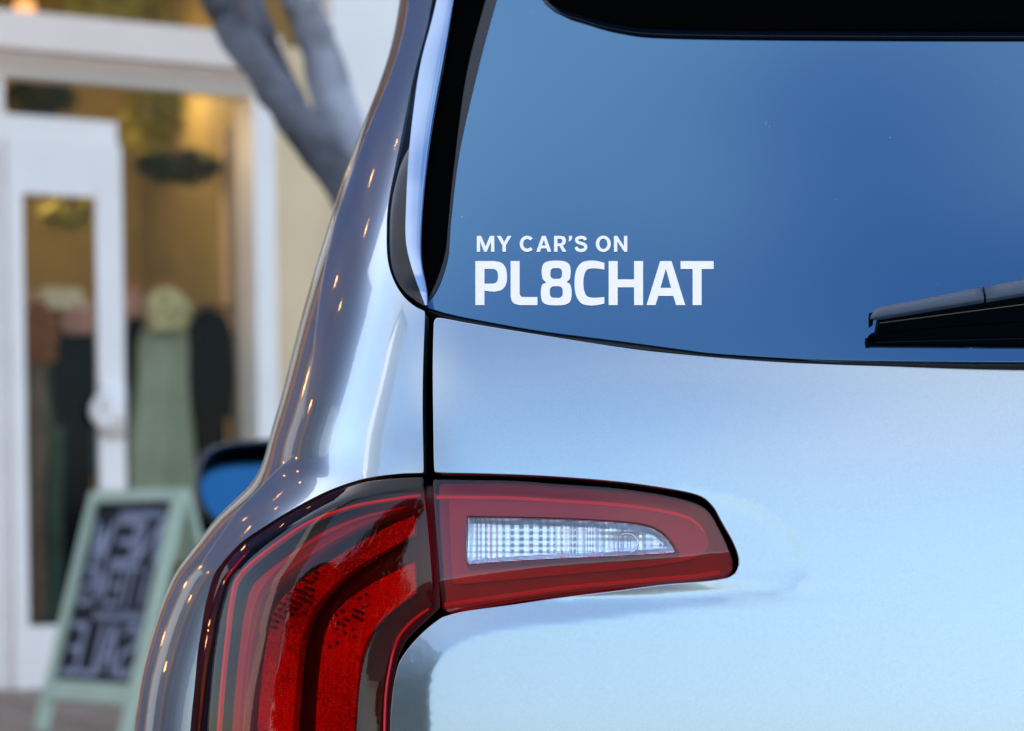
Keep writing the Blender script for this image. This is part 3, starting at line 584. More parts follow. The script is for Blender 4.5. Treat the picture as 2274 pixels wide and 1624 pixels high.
# ---- door mirror
mw = empty('side_mirror'); mw.parent = car; mw.matrix_parent_inverse = Matrix.Translation((-.5, -2, 0))
ym = 3.2
mo = smooth_curve([(432, 1085), (438, 1030), (458, 1000), (500, 983), (560, 977), (640, 975), (720, 990), (745, 1050), (735, 1120), (690, 1165), (600, 1178), (520, 1175), (470, 1158), (442, 1125)], 8, True)
cx_, cy_ = 590, 1075
V = []; nn_ = len(mo)
for (sc_, dy) in ((.90, .012), (.93, -.004), (.985, 0), (1.0, .02), (.98, .07), (.85, .12), (.5, .15), (.05, .155)):
    for p in mo: V.append(at_depth(cx_+(p[0]-cx_)*sc_, cy_+(p[1]-cy_)*sc_, ym+dy))
Fs = [(j*nn_+i, j*nn_+(i+1) % nn_, (j+1)*nn_+(i+1) % nn_, (j+1)*nn_+i) for j in range(7) for i in range(nn_)]
raw('mirror_shell', V, Fs, M['navy'], mw, True)
V = [at_depth(cx_+(p[0]-cx_)*.91, cy_+(p[1]-cy_)*.90, ym+.006+(cy_-p[1])*.00055) for p in mo]
raw('mirror_pane', V, [tuple(range(nn_))], M['mirror'], mw)
b = MB(); b.tube([at_depth(700, 1120, ym+.06), at_depth(760, 1150, ym+.1), at_depth(900, 1180, ym+.12)], [.05, .045, .05], 10); b.build('mirror_arm', M['navy'], mw, True)
# ---- rear wiper
ws = empty('rear_wiper'); ws.parent = car; ws.matrix_parent_inverse = Matrix.Translation((-.5, -2, 0))
def wframe(px):
    py = 737+(px-1935)*(-.077); p = glass_P(np.array([px]), np.array([py]))[0]; q = glass_P(np.array([px+5.]), np.array([py-.385]))[0]
    a = (q-p)/np.linalg.norm(q-p); n = glass_N(np.array([px]), np.array([py]))[0]; return p, a, n, np.cross(n, a)*-1
_, a0, n0, w0 = wframe(2000.); WS = 1 if w0[2] > 0 else -1
def loft(name, pxs, secf, m, parent, smooth=True):
    V = []; ns = None
    for px in pxs:
        p, a, n, w_ = wframe(px); s = secf(px); ns = len(s)
        for (ww, hh) in s: V.append(p+w_*WS*ww+n*hh)
    k = len(pxs); Fs = [(j*ns+i, j*ns+(i+1) % ns, (j+1)*ns+(i+1) % ns, (j+1)*ns+i) for j in range(k-1) for i in range(ns)]+[tuple(range(ns)), tuple((k-1)*ns+i for i in range(ns))]
    return raw(name, V, Fs, m, parent, smooth)
def hgt(px): return .0275+(px-1990)*(.0185/285.0)
def cover(px, e=1.0):
    h = hgt(px); wd = (.0112+.0035*sstep(1927, 2274, px))*e; b0 = -.002
    return [(b0, h-.003*e), (b0, h), (b0+wd*.12, h+.0014*e), (b0+wd*.5, h+.0022*e), (b0+wd*.9, h+.0012*e), (b0+wd*1.08, h-.0015), (b0+wd*1.08, h-.008)]
def cov_tip(px):
    e = math.sqrt(max(0.02, min(1, 1-(1-(px-1927)/30.)**2))) if px < 1957 else 1.0
    return cover(px, e)
loft('blade_cover', list(np.linspace(1927.5, 1957, 12))+list(np.linspace(1965, 2168, 12)), cov_tip, M['wiper'], ws)
loft('blade_cover', list(np.linspace(2173, 2700, 20)), cover, M['wiper'], ws)
loft('blade_body', list(np.linspace(1946, 2700, 30)), lambda px: [(-.0012, hgt(px)-.001), (.006, hgt(px)-.001), (.006, .0006), (-.0012, .0006)], M['black'], ws, False)
loft('steel_strip', list(np.linspace(1949, 2700, 30)), lambda px: [(-.0008, hgt(px)*.60), (-.0018, hgt(px)*.60+.0003), (-.0018, hgt(px)*.60+.0008), (-.0008, hgt(px)*.60+.0011)], M['steel'], ws, False)
loft('end_hook', list(np.linspace(1926, 1934, 5)), lambda px: [(-.0022, hgt(px)+.0), (.004, hgt(px)+.001), (.004, hgt(px)-.007), (-.0024, hgt(px)-.013+(px-1926)*.0004)], M['black'], ws, False)
loft('arm_pivot', list(np.linspace(2560, 2760, 12)), lambda px: [(-.02, .002), (-.02, .03), (-.01, .05), (.02, .05), (.03, .03), (.03, .002)], M['wiper'], ws, True)

# =================================================================== STICKER
stk = empty('window_sticker', tuple(map(float, glass_P(np.array([1320.]), np.array([600.]), .001)[0]))); tag(stk, 'white vinyl lettering reading MY CAR\'S ON PL8CHAT on the rear window', 'sticker')
bpy.context.view_layer.update()
def glyph(name, loops, parent, mapf, m, ext=.0003):
    cu = bpy.data.curves.new(name, 'CURVE'); cu.dimensions = '2D'; cu.fill_mode = 'BOTH'
    for lp in loops:
        sp = cu.splines.new('POLY'); sp.points.add(len(lp)-1); sp.use_cyclic_u = True
        for i, p in enumerate(lp): sp.points[i].co = (p[0], -p[1], 0, 1)
    ob = bpy.data.objects.new('tmp', cu); C.objects.link(ob); dg = bpy.context.evaluated_depsgraph_get(); me = bpy.data.meshes.new_from_object(ob.evaluated_get(dg))
    bpy.data.objects.remove(ob); bpy.data.curves.remove(cu)
    co = np.array([(v.co.x, -v.co.y) for v in me.vertices]); Fc = [tuple(p.vertices) for p in me.polygons]; bpy.data.meshes.remove(me)
    top = mapf(co, ext); bot = mapf(co, 0.0); n = len(co); eu = {}
    for f in Fc:
        for i in range(len(f)): k = (f[i], f[(i+1) % len(f)]); eu[k] = 1
    Fo = list(Fc)+[(a, b, b+n, a+n) for (a, b) in eu if (b, a) not in eu]
    o = raw(name, np.concatenate([top, bot]), Fo, m)
    o.parent = parent; o.matrix_parent_inverse = parent.matrix_world.inverted(); return o
SK = .25196
def stk_map(co, e): return glass_P(1038.5+co[:, 0]*SK, 507.3+co[:, 1]*SK, .0002+e)
def arcp(cx, cy, rx, ry, a0, a1, n=14): return [(cx+rx*math.cos(math.radians(a0+(a1-a0)*i/n)), cy-ry*math.sin(math.radians(a0+(a1-a0)*i/n))) for i in range(n+1)]
def rr(x0, y0, x1, y1, r, n=8): return arcp(x1-r, y0+r, r, r, 0, 90, n)+arcp(x0+r, y0+r, r, r, 90, 180, n)+arcp(x0+r, y1-r, r, r, 180, 270, n)+arcp(x1-r, y1-r, r, r, 270, 360, n)
big = {}
big['P'] = [[(68, 677), (68, 289)]+[(235, 289)]+list(map(tuple, smooth_curve([(235, 289), (300, 306), (336, 352), (347, 425), (338, 492), (305, 540), (240, 559)], 12)[1:]))+[(190, 556), (148, 549), (148, 677)],
            [(148, 358), (148, 488)]+list(map(tuple, smooth_curve([(225, 488), (252, 478), (265, 452), (268, 423), (265, 392), (252, 368), (228, 358)], 8)))]
big['L'] = [[(379, 289), (458, 289), (458, 570)]+arcp(488, 572, 30, 34, 180, 270, 8)+[(615, 606), (615, 677), (460, 677)]+list(map(tuple, smooth_curve([(460, 677), (412, 664), (386, 630), (379, 580)], 10)))]
big['8'] = [list(map(tuple, smooth_curve([(780, 285), (850, 291), (893, 315), (907, 360), (907, 405), (898, 450), (873, 474), (900, 490), (915, 535), (915, 600), (900, 650), (855, 674), (781, 679), (706, 674), (662, 650), (647, 600), (647, 535), (660, 495), (690, 478), (664, 450), (654, 405), (654, 360), (668, 315), (710, 291)], 10, True))),
            rr(729, 351, 832, 446, 34), rr(724, 511, 838, 613, 36)]
big['C'] = [[(1205, 305), (1205, 364)]+list(map(tuple, smooth_curve([(1205, 364), (1150, 356), (1090, 354), (1048, 370), (1026, 420), (1020, 483), (1026, 545), (1048, 595), (1090, 611), (1150, 611), (1205, 606)], 12)))[1:]+[(1205, 664)]+
            list(map(tuple, smooth_curve([(1205, 664), (1140, 677), (1075, 680), (1010, 666), (968, 620), (948, 560), (942, 483), (948, 405), (968, 345), (1010, 300), (1075, 285), (1140, 288), (1205, 305)], 12)))[1:-1]]
big['H'] = [[(1243, 289), (1322, 289), (1322, 450), (1467, 450), (1467, 289), (1546, 289), (1546, 677), (1467, 677), (1467, 520), (1322, 520), (1322, 677), (1243, 677)]]
big['A'] = [[(1697, 289), (1797, 289), (1918, 677), (1838, 677), (1813, 596), (1680, 596), (1656, 677), (1577, 677)], [(1747, 355), (1699, 525), (1794, 525)]]
big['T'] = [[(1877, 289), (2168, 289), (2168, 359), (2062, 359), (2062, 677), (1983, 677), (1983, 359), (1877, 359)]]
for k in 'PL8CHAT': glyph('letter', big[k], stk, stk_map, M['vinyl'])
def stroke(pts, w):
    p = np.array(pts); t = np.gradient(p, axis=0); t /= np.linalg.norm(t, axis=1, keepdims=True); n = np.stack([-t[:, 1], t[:, 0]], 1)*w/2
    return [tuple(q) for q in np.concatenate([p+n, (p-n)[::-1]])]
T0, T1 = 67, 207
small = [
    [[(81, T1), (81, T0), (118, T0), (158, 160), (197, T0), (235, T0), (235, T1), (206, T1), (206, 115), (169, T1), (146, T1), (110, 115), (110, T1)]],
    [[(258, T0), (292, T0), (322, 122), (353, T0), (386, T0), (337, 152), (337, T1), (307, T1), (307, 152)]],
    [stroke(arcp(525, 137, 51, 57, 42, 318, 30), 29)],
    [[(605, T1), (655, T0), (688, T0), (737, T1), (705, T1), (695, 177), (647, 177), (637, T1)], [(671, 100), (655, 152), (687, 152)]],
    [[(762, T1), (762, T0), (825, T0)]+[tuple(q) for q in smooth_curve([(825, T0), (855, 78), (866, 109), (857, 140), (838, 152)], 6)[1:]]+[(871, T1), (837, T1), (809, 157), (792, 157), (792, T1)], [(792, 92), (792, 133), (818, 133), (831, 126), (835, 112), (831, 98), (818, 92)]],
    [[(893, T0), (920, T0), (920, 88), (912, 104), (897, 117), (888, 110), (896, 98), (893, 94)]],
    [stroke(smooth_curve([(1038, 104), (1028, 86), (1000, 80), (968, 88), (960, 106), (972, 123), (1000, 133), (1030, 144), (1041, 165), (1030, 187), (1000, 195), (968, 188), (956, 165)], 6), 28)],
    [[tuple(q) for q in arcp(1196, 137, 66, 72, 0, 360, 40)[:-1]], [tuple(q) for q in arcp(1196, 137, 36, 46, 0, 360, 40)[:-1]]],
    [[(1290, T1), (1290, T0), (1318, T0), (1378, 158), (1378, T0), (1407, T0), (1407, T1), (1380, T1), (1319, 116), (1319, T1)]]]
for g in small: glyph('letter', g, stk, stk_map, M['vinyl'])

# =================================================================== STREET
def sheet(name, x0, y0, x1, y1, z, m, kind='structure'):
    o = raw(name, [(x0, y0, z), (x1, y0, z), (x1, y1, z), (x0, y1, z)], [(0, 1, 2, 3)], m); o['kind'] = kind; return o
sheet('street', -300, -300, 300, 300, 0, M['asphalt'])
# wall frame
TH = math.atan(.5); ct, st = math.cos(TH), math.sin(TH); OX, OY = (200-1137)/F*10.8, 10.8-DIST
def wf(s, k, z): return (OX+s*ct-k*st, OY+s*st+k*ct, z)          # k: metres behind the facade
def wl(px, py, k=0.0):
    d = raydir(px, py); n = np.array([-st, ct]); o = np.array([OX, OY])+n*k; den = d[0]*n[0]+d[1]*n[1]
    q = (o[0]*n[0]+(o[1]+DIST)*n[1])/den; x, y = d[0]*q, d[1]*q-DIST; return (x-OX)*ct+(y-OY)*st, ZC+d[2]*q
pav = empty('pavement', (0, 0, 0)); pav['kind'] = 'structure'
raw('paving_bed', [wf(-16, -4.2, .10), wf(16, -4.2, .10), wf(16, 0.2, .10), wf(-16, .2, .10), wf(-16, -4.2, 0), wf(16, -4.2, 0)], [(0, 1, 2, 3), (4, 5, 1, 0)], M['kerb'], pav)
slab_me = None
for i in range(-6, 5):
    for j in range(7):
        b = MB(); s0 = i*.6; k0 = -.05-(j+1)*.6
        if slab_me is None:
            b.box((.006, .006, 0), (.594, .594, .03)); o = b.build('paving_slab', M['paving'], pav); slab_me = o.data
        else: o = link('paving_slab', slab_me, None, pav)
        o.matrix_local = Matrix.Translation(wf(s0, k0, .102+random.uniform(-.002, .002))) @ Matrix.Rotation(TH, 4, 'Z')
b = MB(); b.box((-16, -4.35, 0), (16, -4.2, .125), wf); o = b.build('kerb', M['kerb']); o['kind'] = 'structure'

# =================================================================== SHOP
shop = empty('shop_building', wf(0, 0, 0)); tag(shop, 'white framed shopfront with a glass door and wide display window behind the car', 'shop'); bpy.context.view_layer.update()
def sb(name, a, b_, m, parent=None, mb=None):
    q = MB(); q.box((a[0], a[1], a[2]), (b_[0], b_[1], b_[2]), wf); o = q.build(name, m)
    p = parent or shop; o.parent = p; o.matrix_parent_inverse = shop.matrix_world.inverted() if p is shop else p.matrix_world.inverted(); return o
sx = lambda px, py=700, k=0.: wl(px, py, k)[0]
sz = lambda px, py, k=0.: wl(px, py, k)[1]
f_top, f_mid, f_bot = sz(38, 47), sz(38, 128), sz(38, 152)
t_top, t_bot = sz(38, 172), sz(38, 256)
sL, sJ, sR, sP0, sP1, sBe = sx(-40), sx(40, 400), sx(265), sx(560), sx(606), sx(738, 500)
SL, SR = -9.0, 9.0
sb('fascia', (sL-.3, -.22, f_mid), (sP1, .05, f_top), M['fascia']); sb('fascia_soffit', (sL-.3, -.12, f_bot), (sP1, .05, f_mid), M['fascia'])
sb('window_head', (SL, -.05, t_top), (sP1, .08, f_bot), M['white'])
sb('pillar', (sP0, -.08, .1), (sP1, .25, t_top), M['white'])
sb('window_sill', (sR+.02, -.02, .1), (sP0, .1, .45), M['white'])
sb('door_head', (sL, -.02, sz(38, 312)), (sR+.0, .06, t_bot), M['white'])
sb('door_jamb', (sL-.1, -.03, .1), (sx(14, 700), .08, t_top), M['white'])
# glazing
sb('window_pane', (sR+.01, .03, .45), (sP0, .038, t_bot), M['pane'])
sb('transom_pane', (sJ, .03, t_bot), (sP0, .038, t_top), M['pane'])
# door leaf: slightly proud of the glazing
door = empty('door', wf(sL, 0, 0)); door.parent = shop; door.matrix_parent_inverse = shop.matrix_world.inverted(); bpy.context.view_layer.update()
dz0, dz1 = sz(56, 1555), sz(38, 314); g0, g1 = sz(56, 1390), sz(43, 434); gx0, gx1 = sx(49, 900), sx(211, 900)
sb('stile', (sx(14), -.09, dz0), (gx0, -.03, dz1), M['white'], door); sb('stile', (gx1, -.09, dz0), (sR, -.03, dz1), M['white'], door)
sb('top_rail', (gx0, -.085, g1), (gx1, -.035, dz1), M['white'], door); sb('bottom_rail', (gx0, -.085, dz0), (gx1, -.035, g0), M['white'], door)
sb('door_pane', (gx0, -.062, g0), (gx1, -.056, g1), M['pane'], door)
hb = MB(); hz = sz(222, 915); hs = sx(222, 915)
ring = [wf(hs+.07*math.cos(a)*.85, -.12, hz+.075*math.sin(a)) for a in np.linspace(math.pi*.42, math.pi*1.58, 12)]
hb.tube(ring, .028, 10); hb.box((hs-.02, -.125, hz-.14), (hs+.11, -.09, hz+.14), wf)
o = hb.build('door_handle', M['white'], None, True); o.parent = door; o.matrix_parent_inverse = door.matrix_world.inverted()
# walls right of the shop and upper storey
sb('beige_wall', (sP1, .0, .1), (sBe, .4, f_top), M['beige']); sb('pale_wall', (sBe, -.04, .1), (SR, .4, 11.6), M['pale'])
sb('upper_wall', (SL, .02, 4.9), (sBe, .4, 11.6), M['lav'])
sb('upper_wall', (SL, .0, f_bot), (sL-.32, .4, 4.9), M['lav']); sb('upper_pane', (sL-.32, .05, f_top), (sBe, .06, 4.9), M['pane'])
for sxx in (-.8, ): sb('window_mullion', (sxx-.04, .0, f_top), (sxx+.04, .09, 4.9), M['white'])
# left of the door, outside the picture but mirrored in the car's flank
xs_ = sL-.1
for a, b_, mm, dk in ((xs_-.55, xs_, 'beige', -.02), (xs_-.9, xs_-.55, 'dark', .05), (xs_-1.5, xs_-.9, 'wood', -.04), (xs_-2.4, xs_-1.5, 'lav', 0), (xs_-2.9, xs_-2.4, 'dark', .05), (xs_-3.2, xs_-2.9, 'wood', -.04), (xs_-4.4, xs_-3.2, 'pale', 0), (xs_-5.2, xs_-4.4, 'dark', .05), (SL, xs_-5.2, 'lav', 0)):
    sb('wall_panel', (a, dk, .1), (b_, .4, f_bot), M[mm])
# room
RD = 3.6
sb('room_back_wall', (SL, RD, 0), (SR, RD+.1, 5.0), M['ochre']); sb('room_floor', (SL, .1, .08), (SR, RD, .12), M['wfloor']); sb('room_ceiling', (SL, .1, 4.9), (SR, RD, 5.0), M['brownc'])
sb('room_side_wall', (sP1+.3, .4, 0), (sP1+.4, RD, 5.0), M['ochre']); sb('roof', (SL, 0, 11.6), (SR, 6, 11.8), M['lav']); _sq = sx(505, 600, .9); sb('room_partition', (_sq, .9, 0), (sP0+.3, 1.0, t_top), M['beige'])
# pendant lamps in the shop
for i, (px, py, k) in enumerate(((55, 20, 1.6), (330, -40, 2.2), (-150, 60, 1.8))):
    s_, z_ = wl(px, py, k); p = wf(s_, k, z_); L = empty('pendant_lamp', p)
    tag(L, ['warm glowing pendant lamp high behind the glass above the door', 'warm pendant lamp above the clothes rail, hidden by the tree limb', 'warm pendant lamp deepest left in the shop'][i], 'lamp', 'pendant lamps in the shop')
    b = MB(); b.ball((0, 0, 0), .07); b.build('bulb', M['pend'], L, True); b = MB(); b.tube([(0, 0, .06), (0, 0, 4.9-z_)], .006, 6); b.build('cord', M['cable'], L)
    ld = bpy.data.lights.new('pendant_glow', 'POINT'); ld.energy = 6; ld.color = (1, .68, .36); ld.shadow_soft_size = .12; lo = bpy.data.objects.new('pendant_glow', ld); C.objects.link(lo); lo.parent = L; lo.location = (0, 0, -.7)
# plants in the shop
def leaves(name, c, rx, rz, n, size, m, parent=None):
    b = MB()
    for _ in range(n):
        v = Vector((random.gauss(0, 1), random.gauss(0, 1), random.gauss(0, 1))).normalized()*random.random()**.4
        p = Vector((v.x*rx, v.y*rx*.6, v.z*rz)); a = Vector((random.gauss(0, 1), random.gauss(0, 1), random.gauss(0, 1))).normalized(); q = a.orthogonal().normalized()
        s1 = size*random.uniform(.6, 1.3); b.add([tuple(p-a*s1), tuple(p+q*s1*.4), tuple(p+a*s1), tuple(p-q*s1*.4)], [(0, 1, 2, 3)])
    o = b.build(name, m, parent); o.location = c if parent is None else c; return o
for px, py, k, rx, rz, mm, lab in ((340, 255, 1.3, .20, .28, 'leafy', 'trailing yellow green plant hanging in the display window beside the door'), (395, 372, 1.0, .26, .10, 'leafd', 'dark green wreath like plant hanging above the clothes rail'),
        (90, 215, 1.2, .22, .12, 'leafd', 'dark plant seen through the transom over the door'), (255, 30, 1.4, .4, .22, 'leafy', 'yellow green plant in the upper window above the white fascia'), (150, 475, 1.6, .16, .10, 'leafy', 'small yellow plant seen through the top of the glass door')):
    s_, z_ = wl(px, py, k); pl = empty('hanging_plant', wf(s_, k, z_)); tag(pl, lab, 'plant', 'plants hanging in the shop')
    leaves('foliage', (0, 0, 0), rx, rz, 420, .045, M[mm], pl); b = MB(); b.tube([(0, 0, 0), (0, 0, 4.9-z_)], .004, 5); b.build('cord', M['cable'], pl)
    b = MB(); b.tube([(0, 0, -.04), (0, 0, .08)], [.06, .09], 12); b.build('pot', M['brownc'], pl)
# clothes rail
RK = .75
s0, zr = wl(40, 668, RK); s1, _ = wl(520, 668, RK)
rail = empty('clothes_rail', wf(s0, RK, .12)); tag(rail, 'metal clothes rail full of garments behind the shop glass', 'clothes rail'); bpy.context.view_layer.update()
b = MB(); b.tube([wf(s0, RK, zr), wf(s1, RK, zr)], .014, 10)
for nm, bb in (('rail_bar', b), ('upright', MB().tube([wf(s0, RK, .12), wf(s0, RK, zr)], .014, 10)), ('upright', MB().tube([wf(s1, RK, .12), wf(s1, RK, zr)], .014, 10))):
    o = bb.build(nm, M['metal'], None, True); o.parent = rail; o.matrix_parent_inverse = rail.matrix_world.inverted()
def cloth(name, col, noise=.15, ns=12): return mat(name, col, .85, noise=noise, nscale=ns, ior=1.001)
def garment(name, lab, cat, rows, k, m, sleeve=None, hang=True):
    """rows: (px centre, py, half width) down the garment"""
    r0 = rows[0]; s_, z_ = wl(r0[0], r0[1], k); root = empty(name, wf(s_, k, z_)); tag(root, lab, cat, 'garments on the clothes rail'); bpy.context.view_layer.update()
    pr = nat_spline([r[1] for r in rows], [r[2] for r in rows]); pc = nat_spline([r[1] for r in rows], [r[0] for r in rows]); V = []; n = 28; ph = random.uniform(0, 6); ys = np.linspace(rows[0][1], rows[-1][1], 26)
    for j, py in enumerate(ys):
        c, zz = wl(float(pc(py)), py, k); hw = abs(wl(float(pc(py)+pr(py)), py, k)[0]-c); fd = min(1, j/8)
        for i in range(n):
            g = 2*math.pi*i/n; rp = 1+.28*fd*math.sin(6*g+ph+.05*j)+.14*fd*math.sin(11*g-ph); V.append(wf(c+hw*math.cos(g)*(1+.1*(rp-1)), k+max(.05, hw*.42)*math.sin(g)*rp, zz))
    Fs = [(j*n+i, j*n+(i+1) % n, (j+1)*n+(i+1) % n, (j+1)*n+i) for j in range(len(ys)-1) for i in range(n)]+[tuple(range(n))]
    o = raw('body', V, Fs, m, None, True); o.parent = root; o.matrix_parent_inverse = root.matrix_world.inverted()
    if sleeve:
        for sgn in (-1, 1):
            p = []; 
            for f, (dx, dy) in enumerate(sleeve):
                a, zz = wl(r0[0]+sgn*dx, r0[1]+dy, k-.03); p.append(wf(a, k-.03, zz))
            o = MB().tube(p, [.05, .06, .055, .05][:len(p)], 12).build('sleeve', m, None, True); o.parent = root; o.matrix_parent_inverse = root.matrix_world.inverted()
    if hang:
        h = MB(); h.tube([wf(s_-.15, k, z_-.02), wf(s_, k, z_+.05), wf(s_+.15, k, z_-.02)], .006, 6); h.tube([wf(s_, k, z_+.05), wf(s_, (k+RK)/2, zr+.02), wf(s_, RK, zr+.02)], .004, 6)
        o = h.build('hanger', M['wood'], None, True); o.parent = root; o.matrix_parent_inverse = root.matrix_world.inverted()
    return root
SLV = [(18, 10), (34, 60), (38, 160), (36, 240)]
garment('dress', 'long pale sage green dress hanging right of the door', 'dress', [(368, 690, 22), (366, 730, 48), (362, 820, 58), (360, 950, 70), (362, 1090, 78), (362, 1250, 84)], .62, cloth('sage_cloth', (.34, .40, .30), .12, 5))
garment('blouse', 'cream blouse with green pattern hung over the sage dress', 'blouse', [(370, 640, 22), (374, 662, 44), (376, 700, 50), (374, 735, 38)], .50, cloth('cream_green_pattern', (.52, .47, .25), .55, 22))
garment('coat', 'black coat at the right end of the clothes rail', 'coat', [(462, 688, 14), (462, 730, 34), (466, 860, 38), (468, 1040, 36), (470, 1290, 38)], .66, cloth('black_cloth', (.002, .002, .003), .2), SLV)
garment('coat', 'narrow black coat between the door frame and the sage dress', 'coat', [(300, 700, 12), (300, 760, 26), (300, 900, 28), (298, 1060, 32), (296, 1290, 34)], .72, cloth('black_cloth_soft', (.003, .003, .004), .2))
garment('blouse', 'pink top just right of the door frame, above the narrow black coat', 'blouse', [(294, 642, 10), (296, 665, 24), (298, 705, 20)], .60, cloth('pink_cloth', (.50, .27, .20), .15))
garment('coat', 'big dark navy coat behind the glass of the door', 'coat', [(165, 705, 14), (162, 750, 42), (158, 900, 46), (160, 1080, 44), (158, 1340, 50)], .68, cloth('navy_cloth', (.003, .005, .009), .3), SLV)
garment('blouse', 'dusty pink blouse in front of the navy coat in the door glass', 'blouse', [(168, 668, 14), (172, 700, 38), (172, 742, 30)], .55, cloth('dusty_pink_cloth', (.46, .25, .20), .15))
garment('fur_coat', 'short rust brown fluffy jacket at the left of the door glass', 'jacket', [(84, 672, 14), (86, 705, 38), (86, 760, 42), (86, 806, 32)], .52, cloth('rust_cloth', (.22, .09, .04), .5, 30))
garment('dress', 'taupe dress hanging at the left edge of the door glass', 'dress', [(72, 790, 16), (74, 850, 28), (76, 1050, 26), (76, 1380, 30)], .60, cloth('taupe_cloth', (.17, .13, .10), .2))
garment('dress', 'dark green dress between the taupe dress and the navy coat', 'dress', [(116, 800, 10), (118, 870, 22), (118, 1080, 26), (116, 1400, 32)], .66, cloth('dark_green_cloth', (.06, .10, .08), .25))
garment('cardigan', 'tan cardigan squeezed between the sage dress and the black coat', 'cardigan', [(428, 700, 10), (430, 740, 20), (430, 900, 20), (430, 1100, 22)], .80, cloth('tan_cloth', (.20, .13, .07), .3))
garment('shirt', 'dark teal shirt behind the navy coat at the door stile', 'shirt', [(200, 730, 10), (204, 770, 22), (204, 930, 24), (202, 1060, 26)], .82, cloth('teal_cloth', (.04, .09, .10), .3))
s_, z_ = wl(78, 640, .6); s2, z2 = wl(182, 692, .6)
fb = empty('folded_blanket', wf((s_+s2)/2, .6, z2)); tag(fb, 'cream folded blanket lying on top of the clothes rail', 'blanket'); bpy.context.view_layer.update()
for j in range(3):
    zz0 = z2+(z_-z2)*j/3; zz1 = z2+(z_-z2)*(j+.92)/3; q = MB(); q.box((s_+.01*j, .5, zz0), (s2-.012*j, .9, zz1), wf); o = q.build('fold', cloth('cream_wool', (.66, .58, .40), .08), None)
    o.parent = fb; o.matrix_parent_inverse = fb.matrix_world.inverted()
# =================================================================== CHALKBOARD
YA, LEAN = math.radians(40), math.radians(17.5)
base = at_depth(183, 1690, 6.55); base[2] = .13
# slate frame: u along the board, v up the board, w out of its face
eu = np.array([math.cos(YA), -math.sin(YA), 0]); nb0 = np.array([-math.sin(YA), -math.cos(YA), 0])
ev = -nb0*math.sin(LEAN)+np.array([0, 0, math.cos(LEAN)]); ew = nb0*math.cos(LEAN)+np.array([0, 0, math.sin(LEAN)])
def bf(u, w_, v): return tuple(base+eu*u+ev*v+ew*w_)
sg = empty('chalkboard_sign', tuple(base)); tag(sg, 'mint green A-frame chalkboard with large chalk lettering standing on the pavement', 'chalkboard sign'); bpy.context.view_layer.update()
def sgp(name, mb, m, sm=False): o = mb.build(name, m, None, sm); o.parent = sg; o.matrix_parent_inverse = sg.matrix_world.inverted(); return o
BW, BH = .305, 1.06; fw = .053; vb = .17
sgp('frame_side', MB().box((-BW, -.02, 0), (-BW+fw, .02, BH), bf), M['mint']); sgp('frame_side', MB().box((BW-fw, -.02, 0), (BW, .02, BH), bf), M['mint'])
sgp('frame_top', MB().box((-BW+fw, -.019, BH-fw), (BW-fw, .019, BH), bf), M['mint']); sgp('frame_bottom', MB().box((-BW+fw, -.019, vb-.035), (BW-fw, .019, vb+.05), bf), M['mint'])
sgp('slate', MB().box((-BW+fw, -.008, vb+.05), (BW-fw, .004, BH-fw), bf), M['slate'])
top = np.array(bf(0, -.02, BH)); bk = top+np.array([math.sin(YA), math.cos(YA), 0])*.33; bk[2] = .13
for s_ in (-1, 1):
    a = top+eu*s_*(BW-.03); b_ = bk+eu*s_*(BW-.03); sgp('rear_leg', MB().tube([tuple(a), tuple(b_)], .022, 8), M['mint'])
# chalk strokes; the lettering reads mirrored, as in the photograph
LT = {'N': [[(0, 0), (0, 1), (1, 0), (1, 1)]], 'E': [[(1, 1), (0, 1), (0, 0), (1, 0)], [(0, .5), (.8, .5)]], 'W': [[(0, 1), (.25, 0), (.5, .8), (.75, 0), (1, 1)]], 'I': [[(.5, 0), (.5, 1)]], 'T': [[(.5, 0), (.5, 1)], [(0, 1), (1, 1)]],
      'M': [[(0, 0), (0, 1), (.5, .3), (1, 1), (1, 0)]], 'S': [[(1, .85), (.75, 1), (.2, 1), (0, .8), (.15, .55), (.85, .45), (1, .2), (.75, 0), (.2, 0), (0, .15)]], 'A': [[(0, 0), (.5, 1), (1, 0)], [(.22, .35), (.78, .35)]], 'L': [[(0, 1), (0, 0), (1, 0)]]}
def chalk(word, v0, v1, wd, u0=-BW+fw+.015, u1=BW-fw-.015):
    b = MB(); n = len(word); cw = (u1-u0)/n
    for i, ch in enumerate(word):
        for st_ in LT[ch]:
            p = [(u1-(i*cw+cw*.12+x*cw*.76), v0+(v1-v0)*y) for x, y in st_]            # u runs backwards: mirrored
            for (a, c) in zip(p[:-1], p[1:]):
                d = np.array(c)-np.array(a); L = np.linalg.norm(d)+1e-9; nn = np.array([-d[1], d[0]])/L*wd/2; e = d/L*wd*.3
                q = [np.array(a)+nn-e, np.array(a)-nn-e, np.array(c)-nn+e, np.array(c)+nn+e]; h = .0055+random.uniform(0, .001); b.add([bf(x[0], h, x[1]) for x in q], [(0, 1, 2, 3)])
    sgp('chalk_lettering', b, M['chalk'])
S0, S1 = vb+.05, BH-fw; SHt = S1-S0
chalk('NEW', S0+SHt*.665, S0+SHt*.89, .027); chalk('ITEMS', S0+SHt*.43, S0+SHt*.63, .019); chalk('SALE', S0+SHt*.05, S0+SHt*.31, .026)
